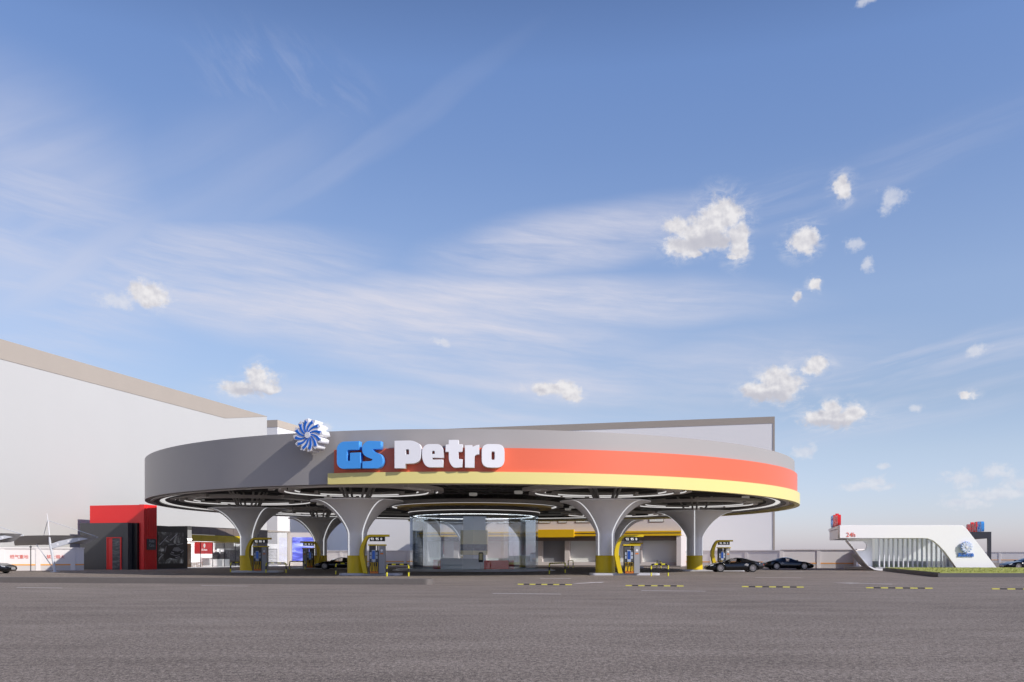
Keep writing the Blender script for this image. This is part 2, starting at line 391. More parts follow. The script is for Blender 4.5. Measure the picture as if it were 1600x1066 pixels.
def build_sky():
    w = bpy.data.worlds.new('World'); SC.world = w; w.use_nodes = True
    nt = w.node_tree; nt.nodes.clear(); L = nt.links.new
    out = nt.nodes.new('ShaderNodeOutputWorld'); bg = nt.nodes.new('ShaderNodeBackground')
    L(bg.outputs[0], out.inputs[0])
    STR = 0.10
    bg.inputs['Strength'].default_value = STR
    sky = nt.nodes.new('ShaderNodeTexSky'); sky.sky_type = 'NISHITA'; sky.sun_disc = False
    sky.sun_elevation = ELEV; sky.sun_rotation = math.atan2(hx, hy)
    sky.air_density = 1.0; sky.dust_density = 0.6; sky.ozone_density = 1.6
    tc = nt.nodes.new('ShaderNodeTexCoord')
    sep = nt.nodes.new('ShaderNodeSeparateXYZ'); L(tc.outputs['Generated'], sep.inputs[0])
    def mth(op, *v, clamp=False):
        n = nt.nodes.new('ShaderNodeMath'); n.operation = op; n.use_clamp = clamp
        for i, a in enumerate(v):
            if isinstance(a, (int, float)): n.inputs[i].default_value = a
            else: L(a, n.inputs[i])
        return n.outputs[0]
    az = mth('ARCTAN2', sep.outputs[0], sep.outputs[1]); el = mth('ARCSINE', sep.outputs[2])
    P = nt.nodes.new('ShaderNodeCombineXYZ'); L(az, P.inputs[0]); L(el, P.inputs[1]); P = P.outputs[0]
    def ang(x, y):
        return math.atan((x - 800) / F), math.atan((868 - y) / math.hypot(F, x - 800))
    def vm(op, a, b):
        n = nt.nodes.new('ShaderNodeVectorMath'); n.operation = op
        for i, v in enumerate((a, b)):
            if v is None: continue
            if isinstance(v, tuple): n.inputs[i].default_value = v
            else: L(v, n.inputs[i])
        return n.outputs['Value'] if op == 'LENGTH' else n.outputs[0]
    def noise(vec, scale, detail=6, rough=0.6, dist=0.0):
        n = nt.nodes.new('ShaderNodeTexNoise'); n.inputs['Scale'].default_value = scale; n.inputs['Detail'].default_value = detail
        n.inputs['Roughness'].default_value = rough; n.inputs['Distortion'].default_value = dist
        L(vec, n.inputs['Vector']); return n.outputs['Fac']
    def smooth(v, a, b):
        n = nt.nodes.new('ShaderNodeMapRange'); n.interpolation_type = 'SMOOTHSTEP'
        n.inputs[1].default_value = a; n.inputs[2].default_value = b
        L(v, n.inputs[0]); return n.outputs[0]
    def blob(x, y, rx, ry, rot=0.0, src=None):
        u, v = ang(x, y)
        d = vm('SUBTRACT', src or P, (u, v, 0))
        if rot:
            mp = nt.nodes.new('ShaderNodeVectorRotate'); mp.rotation_type = 'Z_AXIS'; mp.inputs['Angle'].default_value = -rot
            L(d, mp.inputs[0]); d = mp.outputs[0]
        d = vm('MULTIPLY', d, (F / rx, F / ry, 0))
        return mth('SUBTRACT', 1.0, vm('LENGTH', d, None))
    def union(lst, src=None):
        r = None
        for q in lst:
            f = blob(*q, src=src)
            r = f if r is None else mth('MAXIMUM', r, f)
        return mth('MAXIMUM', r, -1.0)
    def mixc(fac, a, b):
        n = nt.nodes.new('ShaderNodeMix'); n.data_type = 'RGBA'
        for s, v in (('Factor', fac), ('A', a), ('B', b)):
            if isinstance(v, (int, float)): n.inputs[s].default_value = v
            elif isinstance(v, tuple): n.inputs[s].default_value = (*v, 1)
            else: L(v, n.inputs[s])
        return n.outputs['Result']
    # the clear sky, its saturation eased towards the horizon haze
    ramp = nt.nodes.new('ShaderNodeValToRGB'); e = ramp.color_ramp.elements
    L(mth('MULTIPLY', el, 1 / R_(60), clamp=True), ramp.inputs[0])
    tint = SKYT
    e[0].position, e[0].color = tint[0][0], (*tint[0][1], 1)
    e[1].position, e[1].color = tint[-1][0], (*tint[-1][1], 1)
    for p, c in tint[1:-1]:
        q = e.new(p); q.color = (*c, 1)
    base = vm('MULTIPLY', sky.outputs[0], ramp.outputs[0])
    # unseen sky behind is dimmed, most at the left, to shape the ambient light
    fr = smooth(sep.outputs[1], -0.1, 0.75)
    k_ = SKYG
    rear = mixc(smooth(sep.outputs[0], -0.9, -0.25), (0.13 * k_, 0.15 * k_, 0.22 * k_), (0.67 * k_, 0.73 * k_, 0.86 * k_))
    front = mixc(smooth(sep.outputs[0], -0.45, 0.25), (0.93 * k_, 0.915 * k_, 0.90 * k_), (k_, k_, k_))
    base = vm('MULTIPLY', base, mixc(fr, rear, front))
    def val(c):  # displayed linear colour -> before strength
        return tuple(x / STR for x in c)
    # ---- cirrus: streaks of stretched noise inside soft regions
    warp = nt.nodes.new('ShaderNodeTexNoise'); warp.inputs['Scale'].default_value = 5; warp.inputs['Detail'].default_value = 3
    L(P, warp.inputs['Vector'])
    wv = vm('MULTIPLY', vm('SUBTRACT', warp.outputs['Color'], (0.5, 0.5, 0.5)), (0.06, 0.02, 0))
    PW = vm('ADD', P, wv)
    def streak(rot, sx, sy, scale, a, b, detail=8, rough=0.62):
        mp = nt.nodes.new('ShaderNodeVectorRotate'); mp.rotation_type = 'Z_AXIS'; mp.inputs['Angle'].default_value = -rot
        L(PW, mp.inputs[0])
        v = vm('MULTIPLY', mp.outputs[0], (sx, sy, 1))
        return smooth(noise(v, scale, detail, rough, 0.3), a, b)
    def region(lst):
        r = None
        for (x, y, rx, ry, rot, st) in lst:
            f = mth('MULTIPLY', smooth(blob(x, y, rx, ry, R_(rot), PW), 0.0, 0.75), st)
            r = f if r is None else mth('MAXIMUM', r, f)
        return r
    s1 = streak(R_(-4), 1.0, 8.0, 3.2, 0.28, 0.75, 7, 0.55)
    s2 = streak(R_(-7), 1.8, 17.0, 6.0, 0.22, 0.85, 9, 0.68)
    soft = streak(R_(0), 1.0, 2.4, 3.0, 0.25, 0.75, 5, 0.5)
    r1 = region([(560, 500, 620, 75, -5, 0.95), (860, 470, 480, 55, -3, 0.85), (880, 380, 330, 60, 8, 0.8), (330, 410, 330, 70, 5, 0.72),
                 (750, 575, 520, 65, -9, 0.7), (640, 640, 420, 60, -3, 0.5), (90, 420, 230, 210, -60, 0.55), (1080, 590, 420, 80, 5, 0.45)])
    c1 = mth('MULTIPLY', mth('ADD', mth('MULTIPLY', s1, 0.62), mth('MULTIPLY', s2, 0.55)), r1)
    c1 = mth('ADD', c1, mth('MULTIPLY', mth('MULTIPLY', soft, r1), 0.42))
    s3 = streak(R_(31), 1.0, 9.0, 2.2, 0.25, 0.8, 4, 0.5)
    r3 = region([(530, 260, 420, 26, 31, 0.26), (300, 300, 330, 130, 25, 0.24), (30, 330, 220, 280, 70, 0.85)])
    c3 = mth('MULTIPLY', mth('ADD', mth('MULTIPLY', s3, 0.55), mth('MULTIPLY', soft, 0.4)), r3)
    s4 = streak(R_(9), 1.4, 15.0, 4.5, 0.36, 0.72)
    r4 = region([(1440, 565, 330, 40, 7, 0.75), (1420, 640, 330, 50, 12, 0.45), (1060, 340, 320, 40, 10, 0.4), (1300, 300, 380, 50, 14, 0.22)])
    c4 = mth('MULTIPLY', mth('ADD', mth('MULTIPLY', s4, 0.5), mth('MULTIPLY', soft, 0.25)), r4)
    s5 = streak(R_(-42), 2.2, 7.0, 7.0, 0.42, 0.75)
    r5 = region([(450, 130, 190, 90, -10, 0.16)])
    c5 = mth('MULTIPLY', s5, r5)
    cir = mth('MAXIMUM', mth('MAXIMUM', c1, c3), mth('MAXIMUM', c4, c5), clamp=True)
    col = mixc(mth('MULTIPLY', cir, 0.92), base, val((0.70, 0.70, 0.80)))
    # ---- small fair-weather cumulus
    big = [(1128, 338, 40, 34), (1100, 358, 58, 24), (1058, 352, 26, 18), (1152, 375, 20, 34), (1068, 384, 38, 19), (1110, 374, 46, 18), (1085, 396, 18, 9), (1146, 399, 15, 5),
           (1318, 296, 17, 20), (1254, 377, 27, 24), (1270, 446, 10, 9), (1243, 463, 12, 7),
           (1218, 600, 44, 30), (1188, 612, 36, 19), (1273, 570, 25, 17), (1300, 654, 56, 17), (1330, 647, 24, 19), (1296, 642, 20, 17),
           (232, 460, 32, 20), (406, 594, 26, 24), (375, 606, 36, 15), (420, 606, 16, 9), (862, 607, 46, 14), (895, 614, 22, 14), (1513, 618, 13, 8)]
    faint = [(1392, 313, 25, 20), (1337, 383, 18, 15), (1356, 416, 11, 11), (1258, 705, 26, 14), (1358, 761, 46, 9), (1366, 753, 20, 11), (1503, 748, 28, 15),
             (1560, 737, 26, 12), (1555, 770, 66, 13), (1590, 755, 26, 12), (1432, 641, 13, 8), (1525, 549, 15, 13), (180, 468, 38, 13), (512, 668, 18, 11),
             (692, 535, 20, 9), (1380, 732, 14, 5), (1355, 2, 26, 5), (1510, 785, 50, 10)]
    shade = [(1102, 378, 60, 14), (1200, 620, 50, 13), (1292, 665, 52, 9), (395, 612, 46, 8)]
    wn = nt.nodes.new('ShaderNodeTexNoise'); wn.inputs['Scale'].default_value = 42; wn.inputs['Detail'].default_value = 5
    L(P, wn.inputs['Vector'])
    PC = vm('ADD', P, vm('MULTIPLY', vm('SUBTRACT', wn.outputs['Color'], (0.5, 0.5, 0.5)), (0.024, 0.018, 0)))
    n1 = noise(P, 80, 9, 0.70)
    n2 = noise(vm('ADD', P, (0.0022, 0.0035, 0.0)), 60, 4, 0.5)
    n3 = noise(P, 60, 4, 0.5)
    D1 = mth('ADD', union(big, PC), mth('MULTIPLY', mth('SUBTRACT', n1, 0.5), 1.35))
    D2 = mth('ADD', union(faint, PC), mth('MULTIPLY', mth('SUBTRACT', n1, 0.5), 2.0))
    a1 = mth('MULTIPLY', smooth(D1, 0.0, 0.5), 0.95)
    a2 = mth('MULTIPLY', smooth(D2, 0.0, 0.75), 0.6)
    relief = mth('ADD', mth('MULTIPLY', mth('SUBTRACT', n3, n2), 2.6), 0.72, clamp=True)
    low = smooth(union(shade, PC), -0.1, 0.6)
    lit = mth('MULTIPLY', relief, mth('SUBTRACT', 1.0, mth('MULTIPLY', low, 0.75)), clamp=True)
    ccol = mixc(lit, val((0.50, 0.50, 0.57)), val((0.86, 0.84, 0.85)))
    col = mixc(a2, col, mixc(lit, val((0.60, 0.63, 0.74)), val((0.80, 0.80, 0.84))))
    wisp = noise(vm('MULTIPLY', P, (0.7, 1.5, 0)), 46, 8, 0.72, 0.6)
    halo = mth('MULTIPLY', mth('MULTIPLY', smooth(union(big, PC), -0.75, 0.35), smooth(wisp, 0.42, 0.70)), 0.5)
    col = mixc(halo, col, val((0.76, 0.76, 0.82)))
    col = mixc(a1, col, ccol)
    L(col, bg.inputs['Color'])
SKYT = [(0.0, (0.635, 0.635, 0.97)), (0.048, (0.67, 0.65, 0.86)), (0.103, (0.73, 0.665, 0.755)), (0.155, (0.71, 0.65, 0.705)), (0.258, (0.87, 0.785, 0.825)),
        (0.40, (0.77, 0.77, 0.895)), (0.473, (0.76, 0.79, 0.95)), (0.60, (0.47, 0.52, 0.68)), (1.0, (0.16, 0.20, 0.32))]  # top stops dim the high unseen sky to cut the ambient light
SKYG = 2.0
build_sky()

SC.view_settings.view_transform = 'Standard'
SC.view_settings.look = 'None'
SC.view_settings.exposure = 0.0
SC.view_settings.gamma = 1.0
SC.view_settings.use_curve_mapping = False
SC.cycles.max_bounces = 8
SC.cycles.transparent_max_bounces = 24

# ------------------------------------------------------------------ ground
g = MB()
for k in range(1):
    g.box(-2500, 2500, -200, 4500, -0.5, 0.0)
tag(g.build('ground', M['asphalt']), kind='structure')

def mark(x0, y0, ln, w=0.15, rz=GRID, name='road_marking'):
    m = MB(); m.box(0, ln, -w / 2, w / 2, 0.002, 0.006)
    tag(m.build(name, M['paint_white'], loc=(x0, y0, 0), rz=rz), kind='structure')
mark(px(770, 33), 33.0, 2.55)
mark(px(1002, 35.6), 35.6, 2.5)
mark(px(27, 39), 39.0, 2.3)
mark(px(315, 41.5), 41.5, 2.4)
mark(px(844, 54.8), 54.8, 1.9, 0.3)
mark(px(1180, 56.5), 56.5, 2.8, 0.25)
mark(px(1225, 78.0), 78.0, 1.6, 0.25)
def arrow(x, y, rz):
    m = MB(); pts = [(-0.12, 0), (0.12, 0), (0.12, 1.9), (0.42, 1.9), (0, 3.0), (-0.42, 1.9), (-0.12, 1.9)]
    m.prism(pts, 0.002, 0.006)
    tag(m.build('road_arrow', M['paint_white'], loc=(x, y, 0), rz=rz), kind='structure')
arrow(px(898, 44.6), 44.6, R_(-35)); arrow(px(1394, 43.6), 43.6, R_(42))

# kerbed separator island at the left of the forecourt
k = MB()
k.prism(round_poly([(-70, 0.0, 0), (0, 0, 0.25), (0, 1.0, 0.25), (-70, 1.0, 0)]), 0.0, 0.27)
o = k.build('kerb_island', M['kerb'], loc=(-3.95, 42.7, 0), rz=-math.atan2(3.4, 22.4))
tag(o, 'long low concrete kerb island running out of the photo at the left of the forecourt', 'kerb')

# lawn bed at the right
lw = thing('lawn_bed', 'raised lawn bed with dark stone edging in front of the white pavilion', 'lawn bed', (27.4, 57.6, 0), 0)
pts = [(0, 0), (32, -0.6), (36, 24.4), (6.4, 24.1)]
m = MB(); m.prism([(0, 0), (32, -0.6), (36, 24.6), (6.4, 24.1)], 0, 0.26); m.build('kerb_edging', M['kerb_dark'], lw)
m = MB(); m.prism([(0.25, 0.2), (31.8, -0.35), (35.7, 24.3), (6.5, 23.8)], 0.262, 0.30)
gr = m.build('lawn', M['grass'], lw)
gt = MB()
rnd = random.Random(3)
for i in range(9000):
    u, v = rnd.random(), rnd.random() ** 1.3
    x = 0.4 + 31 * u + 6.0 * v; y = 0.35 - 0.5 * u + 23.3 * v
    h = 0.02 + 0.04 * rnd.random(); a = rnd.random() * 6.28; w_ = 0.035
    dx, dy = math.cos(a) * w_, math.sin(a) * w_
    vs = [gt.bm.verts.new((x - dx, y - dy, 0.299)), gt.bm.verts.new((x + dx, y + dy, 0.299)), gt.bm.verts.new((x + rnd.uniform(-.05, .05), y + rnd.uniform(-.05, .05), 0.30 + h))]
    gt.bm.faces.new(vs)
go = gt.build('grass_blades', M['grass'], lw); go['kind'] = 'stuff'

# ------------------------------------------------------------------ big buildings behind
# left block: long wall running away, beige band along its top
b1 = thing('office_block', 'long tall white building at the left edge with a slanting beige roof band', 'building', (-46.9, 82.1, 0), GRID)
L0, L1 = -60.0, (127.8 - 82.1) / math.cos(GRID)
H1 = EYE + 338 * 82.1 / F; HB = EYE + 307 * 82.1 / F
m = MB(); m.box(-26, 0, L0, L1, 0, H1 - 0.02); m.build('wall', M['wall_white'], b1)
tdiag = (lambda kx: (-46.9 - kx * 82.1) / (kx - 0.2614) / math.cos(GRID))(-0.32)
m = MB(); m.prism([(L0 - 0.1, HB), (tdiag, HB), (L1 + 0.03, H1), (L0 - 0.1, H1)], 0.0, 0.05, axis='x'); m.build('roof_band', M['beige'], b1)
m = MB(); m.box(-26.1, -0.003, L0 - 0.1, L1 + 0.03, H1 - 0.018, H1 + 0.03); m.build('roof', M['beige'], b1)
# its low rear annex, seen between block and canopy
b3 = thing('rear_block', 'far white block with a beige top just left of the round logo', 'building', (px(417, 150), 150.0, 0), GRID)
ZA = pz(656.8, 150)
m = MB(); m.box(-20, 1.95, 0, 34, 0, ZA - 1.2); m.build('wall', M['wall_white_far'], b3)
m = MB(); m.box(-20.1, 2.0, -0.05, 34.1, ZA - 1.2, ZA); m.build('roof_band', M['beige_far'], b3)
# rear block
Y2 = 127.7; X2 = px(1210, Y2)
b2 = thing('rear_office_block', 'wide pale building behind the round canopy with a taupe roof band', 'building', (X2, Y2, 0), GRID)
H2 = EYE + 217 * Y2 / F; W2 = 63.0
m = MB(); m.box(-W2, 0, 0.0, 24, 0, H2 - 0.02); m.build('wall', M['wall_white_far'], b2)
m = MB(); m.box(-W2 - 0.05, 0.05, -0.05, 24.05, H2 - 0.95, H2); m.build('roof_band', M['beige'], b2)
m = MB(); m.box(-0.22, 0.05, -0.05, 0.2, 0, H2 - 0.952); m.build('corner_trim', M['beige'], b2)

# ------------------------------------------------------------------ petrol canopy
CX, CY = -3.5, 83.8
RG = 28.55
ZT, ZBt = 9.2, 5.88
can = thing('petrol_canopy', 'huge round petrol station canopy on seven mushroom columns', 'canopy', (CX, CY, 0))
m = MB(); m.lathe([(RG - 0.35, ZBt), (RG, ZBt), (RG, ZT), (RG - 0.35, ZT)], n=192, closed=True)
m.build('fascia', M['fascia'], can, angle=30)
m = MB(); m.disc(RG - 0.352, ZT - 0.9, ZT - 0.6, 96); m.build('roof', M['soffit'], can)
def ang_on(x, Rr):
    """angle on a circle Rr about the canopy centre seen at photo column x (near side)"""
    d = Vector(((x - 800) / F, 1.0)).normalized(); c = Vector((CX, CY))
    b = d.dot(c); disc = max(0.0, b * b - (c.length_squared - Rr * Rr))
    p = d * (b - math.sqrt(disc)); q = p - c
    return math.atan2(q.y, q.x)
def band(name, x0, rp, z0a, z0b, z1a, z1b, mt, sweep=R_(215)):
    a0 = ang_on(x0, RG + rp); n = 160
    bm = MB(); rows = []
    for i in range(n + 1):
        a = a0 + sweep * i / n; t = min(1.0, i / n * sweep / R_(92))
        t = t * t * (3 - 2 * t)
        zl, zh = z0a + (z0b - z0a) * t, z1a + (z1b - z1a) * t
        rows.append([bm.bm.verts.new((r * math.cos(a), r * math.sin(a), z)) for r, z in ((RG + 0.004, zl), (RG + rp, zl), (RG + rp, zh), (RG + 0.004, zh))])
    for A, B in zip(rows, rows[1:]):
        for j in range(4):
            bm.bm.faces.new((A[j], B[j], B[(j + 1) % 4], A[(j + 1) % 4]))
    bm.bm.faces.new(rows[0][::-1]); bm.bm.faces.new(rows[-1])
    return bm.build(name, mt, can, angle=30)
band('red_band', 522, 0.22, 6.53, 6.53, 8.0, 8.12, M['sign_red'])
band('yellow_band', 512, 0.42, 5.84, 5.62, 6.526, 6.526, M['yellow'])
# underside
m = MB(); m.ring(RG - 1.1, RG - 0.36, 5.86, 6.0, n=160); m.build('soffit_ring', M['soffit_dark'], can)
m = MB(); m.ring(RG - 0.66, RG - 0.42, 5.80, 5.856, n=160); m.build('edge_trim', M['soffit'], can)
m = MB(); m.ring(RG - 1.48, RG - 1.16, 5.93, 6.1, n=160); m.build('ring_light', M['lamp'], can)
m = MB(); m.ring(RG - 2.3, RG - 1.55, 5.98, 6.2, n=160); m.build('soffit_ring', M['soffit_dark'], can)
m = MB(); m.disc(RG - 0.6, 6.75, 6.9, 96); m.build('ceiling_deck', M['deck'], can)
cols = []
for i in range(7):
    a = R_(-111.0 + 360 / 7 * i)
    cols.append((0.1 + 20.8 * math.cos(a), -0.3 + 20.8 * math.sin(a)))
ov = {0: (-11, 63.7), 1: (6.7, 64.4), 2: (16.2, 79.5), 3: (11.3, 99.3), 4: (-5.4, 105.8), 5: (-20.0, 93.5), 6: (-22.0, 74.8)}
for i, p in ov.items(): cols[i] = (p[0] - CX, p[1] - CY)
def flare_prof(n=18):
    pts = []
    for k in range(n + 1):
        t = k / n * math.pi / 2
        pts.append((3.25 - 2.57 * math.cos(t) ** 0.92 if k < n else 3.25, 3.02 + 2.2 * math.sin(t)))
    pr = []
    # quarter superellipse: vertical at the neck, nearly level at the lip
    for k in range(n + 1):
        t = k / n * math.pi / 2
        r = 0.68 + 2.57 * (1 - math.cos(t)) ** 0.67
        z = 2.95 + 2.27 * math.sin(t) ** 1.0
        pr.append((r, z))
    return pr
FP = flare_prof()
def rad_at(z):
    if z <= FP[0][1]: return FP[0][0]
    for (r0, z0), (r1, z1) in zip(FP, FP[1:]):
        if z <= z1: return r0 + (r1 - r0) * (z - z0) / max(1e-6, z1 - z0)
    return FP[-1][0]
ICOL = 0.15
def arcs(name, c, r0, r1, z0, z1, segs, mt):
    for (a0, a1) in segs:
        m = MB(); m.ring(r0, r1, z0, z1, a0, a1, max(6, int((a1 - a0) / 0.12)), c); m.build(name, mt, can, angle=30)
for i, (cx, cy) in enumerate(cols):
    off = R_(-48) if i != 2 else R_(-11.5 - 90)
    cp = MB(); cp.lathe([(0.675, 1.40)] + [(0.68, 2.9)] + FP + [(3.27, 5.29), (3.1, 5.30), (0.0, 5.32)], n=64)
    co = cp.build('column', M['col_white'], can, loc=(cx, cy, 0), angle=40)
    m = MB(); m.lathe([(0.0, ICOL), (0.70, ICOL), (0.70, 1.398), (0.0, 1.398)], n=48); m.build('column_base', M['yellow_col'], co, angle=40)
    for q in range(4):
        a = off + q * math.pi / 2
        path_in, path_out = [], []
        sm = MB()
        pr = [(0.676, 1.40), (0.68, 2.9)] + FP[1:]
        hw = 0.034
        tx, ty = -math.sin(a), math.cos(a)
        for (r, z) in pr:
            path_in.append((r + 0.035, z)); path_out.append((r, z))
        A = [((r) * math.cos(a) - tx * hw, (r) * math.sin(a) - ty * hw, z) for r, z in path_in]
        B = [((r) * math.cos(a) + tx * hw, (r) * math.sin(a) + ty * hw, z) for r, z in path_in]
        A2 = [((r - .02) * math.cos(a) - tx * hw, (r - .02) * math.sin(a) - ty * hw, z) for r, z in path_out]
        B2 = [((r - .02) * math.cos(a) + tx * hw, (r - .02) * math.sin(a) + ty * hw, z) for r, z in path_out]
        sm.strip(A, B); sm.strip(A2, A); sm.strip(B, B2)
        sm.build('light_strip', M['strip'], co)
    for q in range(8):
        a = off + R_(22.5) + q * math.pi / 4 + (R_(12) if q % 2 else R_(-12))
        m = MB(); m.tube([(cx + 0.8 * math.cos(a), cy + 0.8 * math.sin(a), 5.30), (cx + 1.6 * math.cos(a), cy + 1.6 * math.sin(a), 6.76)], 0.085, 8)
        m.build('strut', M['soffit'], can)
    a = off
    for (rr, w_, z0, z1, segs) in ((4.35, 0.42, 5.92, 6.22, [(0.1, 1.25), (1.75, 3.3), (3.75, 5.7)]),
                                   (5.05, 0.40, 5.86, 6.10, [(0.9, 2.6), (3.0, 4.5), (5.0, 6.9)]),
                                   (5.75, 0.38, 5.92, 6.16, [(0.0, 1.2), (2.3, 3.5), (4.2, 5.3)])):
        sg = [(a + u, a + v) for u, v in segs]
        arcs('ceiling_ring', (cx, cy), rr, rr + w_, z0, z1, sg, M['soffit'])
    for (rr, z, segs) in ((4.35, 5.93, [(0.15, 1.2), (1.8, 3.25), (3.8, 5.65)]), (5.05, 5.87, [(0.95, 2.55), (3.05, 4.45), (5.05, 6.85)]), (5.75, 5.93, [(0.05, 1.15), (2.35, 3.45), (4.25, 5.25)])):
        sg = [(a + u, a + v) for u, v in segs]
        arcs('ring_light', (cx, cy), rr - 0.03, rr - 0.003, z, z + 0.075, sg, M['lamp'])
# radial beams, truss rods and downlights on the ceiling
for i in range(28):
    a = R_(-111 + 360 / 28 * i + 4)
    T = Matrix.Rotation(a, 4, 'Z')
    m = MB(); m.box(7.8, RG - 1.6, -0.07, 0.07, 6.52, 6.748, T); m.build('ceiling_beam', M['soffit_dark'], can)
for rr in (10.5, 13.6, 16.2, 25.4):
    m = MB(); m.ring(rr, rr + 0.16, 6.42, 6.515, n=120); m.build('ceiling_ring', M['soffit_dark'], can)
for i in range(26):
    a = R_(-111 + 360 / 26 * i + 9); rr = (24.6, 12.0, 14.8)[i % 3]
    m = MB(); m.lathe([(0, 6.18), (0.30, 6.18), (0.33, 6.24), (0.33, 6.41), (0, 6.41)], n=16, c=(rr * math.cos(a), rr * math.sin(a))); m.build('downlight', M['downlight'], can)
# halo over the kiosk
m = MB(); m.ring(7.61, 7.655, 5.88, 5.98, n=96); m.build('ring_light', M['lamp'], can)
m = MB(); m.ring(7.66, 8.3, 5.9, 6.2, n=96); m.build('soffit_ring', M['soffit'], can)
m = MB(); m.ring(6.15, 7.2, 5.72, 5.9, n=96); m.build('halo_ring', M['halo'], can)

# ------------------------------------------------------------------ roof sign on the fascia
SIGN_R = RG + 0.74
def place_on(x, Rr):
    a = ang_on(x, Rr)
    return Vector((CX + Rr * math.cos(a), CY + Rr * math.sin(a))), a + math.pi / 2
sg = thing('roof_sign', 'GS Petro sign in thick blue and white letters on the round canopy', 'sign', (px(660, 56.5), 56.5, 0))
def letter(outl, holes, ox, mtl, kpx):
    """outlines in crop pixels (10.667 per photo pixel); ox = photo x of crop origin"""
    xs = [p[0] for p in outl]
    cxp = (min(xs) + max(xs)) / 2
    xph = ox + cxp / 10.667
    pos, rz = place_on(xph, SIGN_R)
    s = pos.y / F / 10.667
    st = 1.0 / max(0.8, math.cos(rz + math.atan2(pos.x, pos.y)))
    zbase = EYE + (868 - 680) / F * pos.y
    conv = lambda pts: [((p[0] - cxp) * s * st, -p[1] * s, (p[2] * s if len(p) > 2 else 0)) for p in pts]
    me = curve_mesh([round_poly(conv(outl))] + [round_poly(conv(h)) for h in holes], 0.50, 0.012)
    return link_mesh('letter', me, mtl, sg, (pos.x - sg.location.x, pos.y - sg.location.y, zbase), rz)
LET = {
 'G': ([(540, 105), (250, 105, 90), (175, 180, 90), (175, 490, 90), (240, 560, 90), (560, 556), (560, 295), (392, 295), (392, 428), (344, 428), (344, 250, 20), (540, 245)], []),
 'S': ([(905, 105), (905, 232), (765, 236, 14), (800, 280, 30), (905, 320, 70), (942, 400, 60), (935, 480, 60), (880, 556, 80), (600, 553), (600, 436), (740, 432, 14), (772, 404, 16), (690, 372, 40), (620, 330, 60), (592, 250, 60), (600, 170, 60), (670, 92, 80)], []),
 'P': ([(1135, 90), (1440, 90, 70), (1575, 160, 80), (1575, 300, 60), (1560, 420, 70), (1480, 474, 50), (1315, 476), (1315, 552), (1135, 552)], [[(1322, 238, 8), (1375, 238, 14), (1375, 322, 14), (1322, 322, 8)]]),
 'e': ([(462, 378), (450, 215, 60), (390, 150, 70), (170, 150, 90), (102, 220, 80), (98, 400, 80), (170, 540, 110), (450, 535), (450, 408), (272, 408, 10), (268, 376, 10)], [[(266, 262, 12), (308, 262, 12), (312, 314, 8), (262, 314, 8)]]),
 't': ([(545, 80), (710, 80), (712, 152), (775, 154), (775, 276), (708, 278), (708, 398, 16), (775, 402), (772, 535), (620, 548, 50), (545, 440, 80), (545, 280), (490, 278), (494, 158), (543, 152)], []),
 'r': ([(815, 168), (938, 168), (946, 196), (1000, 168, 30), (1055, 160), (1055, 320), (1010, 322, 25), (975, 350, 25), (975, 542), (815, 542)], []),
 'o': ([(1095, 150, 125), (1475, 150, 125), (1475, 542, 140), (1095, 542, 140)], [[(1258, 272, 22), (1312, 272, 22), (1312, 412, 22), (1258, 412, 22)]]),
}
letter(*LET['G'], 510, M['blue'], 0); letter(*LET['S'], 510, M['blue'], 0)
letter(*LET['P'], 510, M['white'], 0)
for ch in 'etro': letter(*LET[ch], 650, M['white'], 0)
def logo(name, label, cat, pos, z, rz, rad, depth, blade_mat=None, disc_mat=None):
    t = thing(name, label, cat, (pos[0], pos[1], z), rz)
    N = 12
    def pol(r, a): return (r * math.cos(a), r * math.sin(a))
    out = []
    for kk in range(N):
        a = 2 * math.pi * kk / N + R_(8)
        # saw tooth: steep leading edge, sloping back
        out += [pol(rad * 0.78, a - R_(14)), pol(rad * 1.07, a - R_(9)), pol(rad * 1.02, a + R_(7)), pol(rad * 0.78, a + R_(13))]
    me = curve_mesh([out], depth, 0.01 if rad > .5 else 0.0)
    link_mesh('disc', me, disc_mat or M['white'], t)
    for kk in range(N):
        a0 = 2 * math.pi * kk / N + R_(8)
        def swirl(r): return a0 + R_(38) * (1 - (r / rad)) ** 1.0 * 1.25 + R_(-6)
        L_, Rr_ = [], []
        for q in range(9):
            r = rad * (0.20 + 0.72 * q / 8); wd = rad * (0.028 + 0.066 * q / 8)
            s_ = swirl(r)
            p = Vector(pol(r, s_)); r2 = r + 0.01; tdir = (Vector(pol(r2, swirl(r2))) - p).normalized(); nn = Vector((-tdir.y, tdir.x))
            L_.append(tuple(p + nn * wd)); Rr_.append(tuple(p - nn * wd))
        tip = Vector(pol(rad * 0.86, swirl(rad * 0.9)))
        me = curve_mesh([L_ + [tuple(tip)] + Rr_[::-1]], 0.04)
        link_mesh('blade', me, blade_mat or M['logo_blue'], t, (0, -0.03, 0))
    me = curve_mesh([[pol(rad * 0.19, 2 * math.pi * q / 24) for q in range(24)]], 0.10)
    link_mesh('hub', me, M['white'], t, (0, -0.07, 0))
    return t
pos, rz = place_on(481, RG + 1.35)
lg = logo('logo_sign', 'big white and blue pinwheel logo standing off the round canopy', 'logo sign', pos, EYE + (868 - 680) / F * pos.y, rz, 0.97, 0.95)
m = MB(); m.box(-0.1, 0.1, 0.952, 1.36, -0.35, -0.15); m.build('bracket', M['darksteel'], lg)

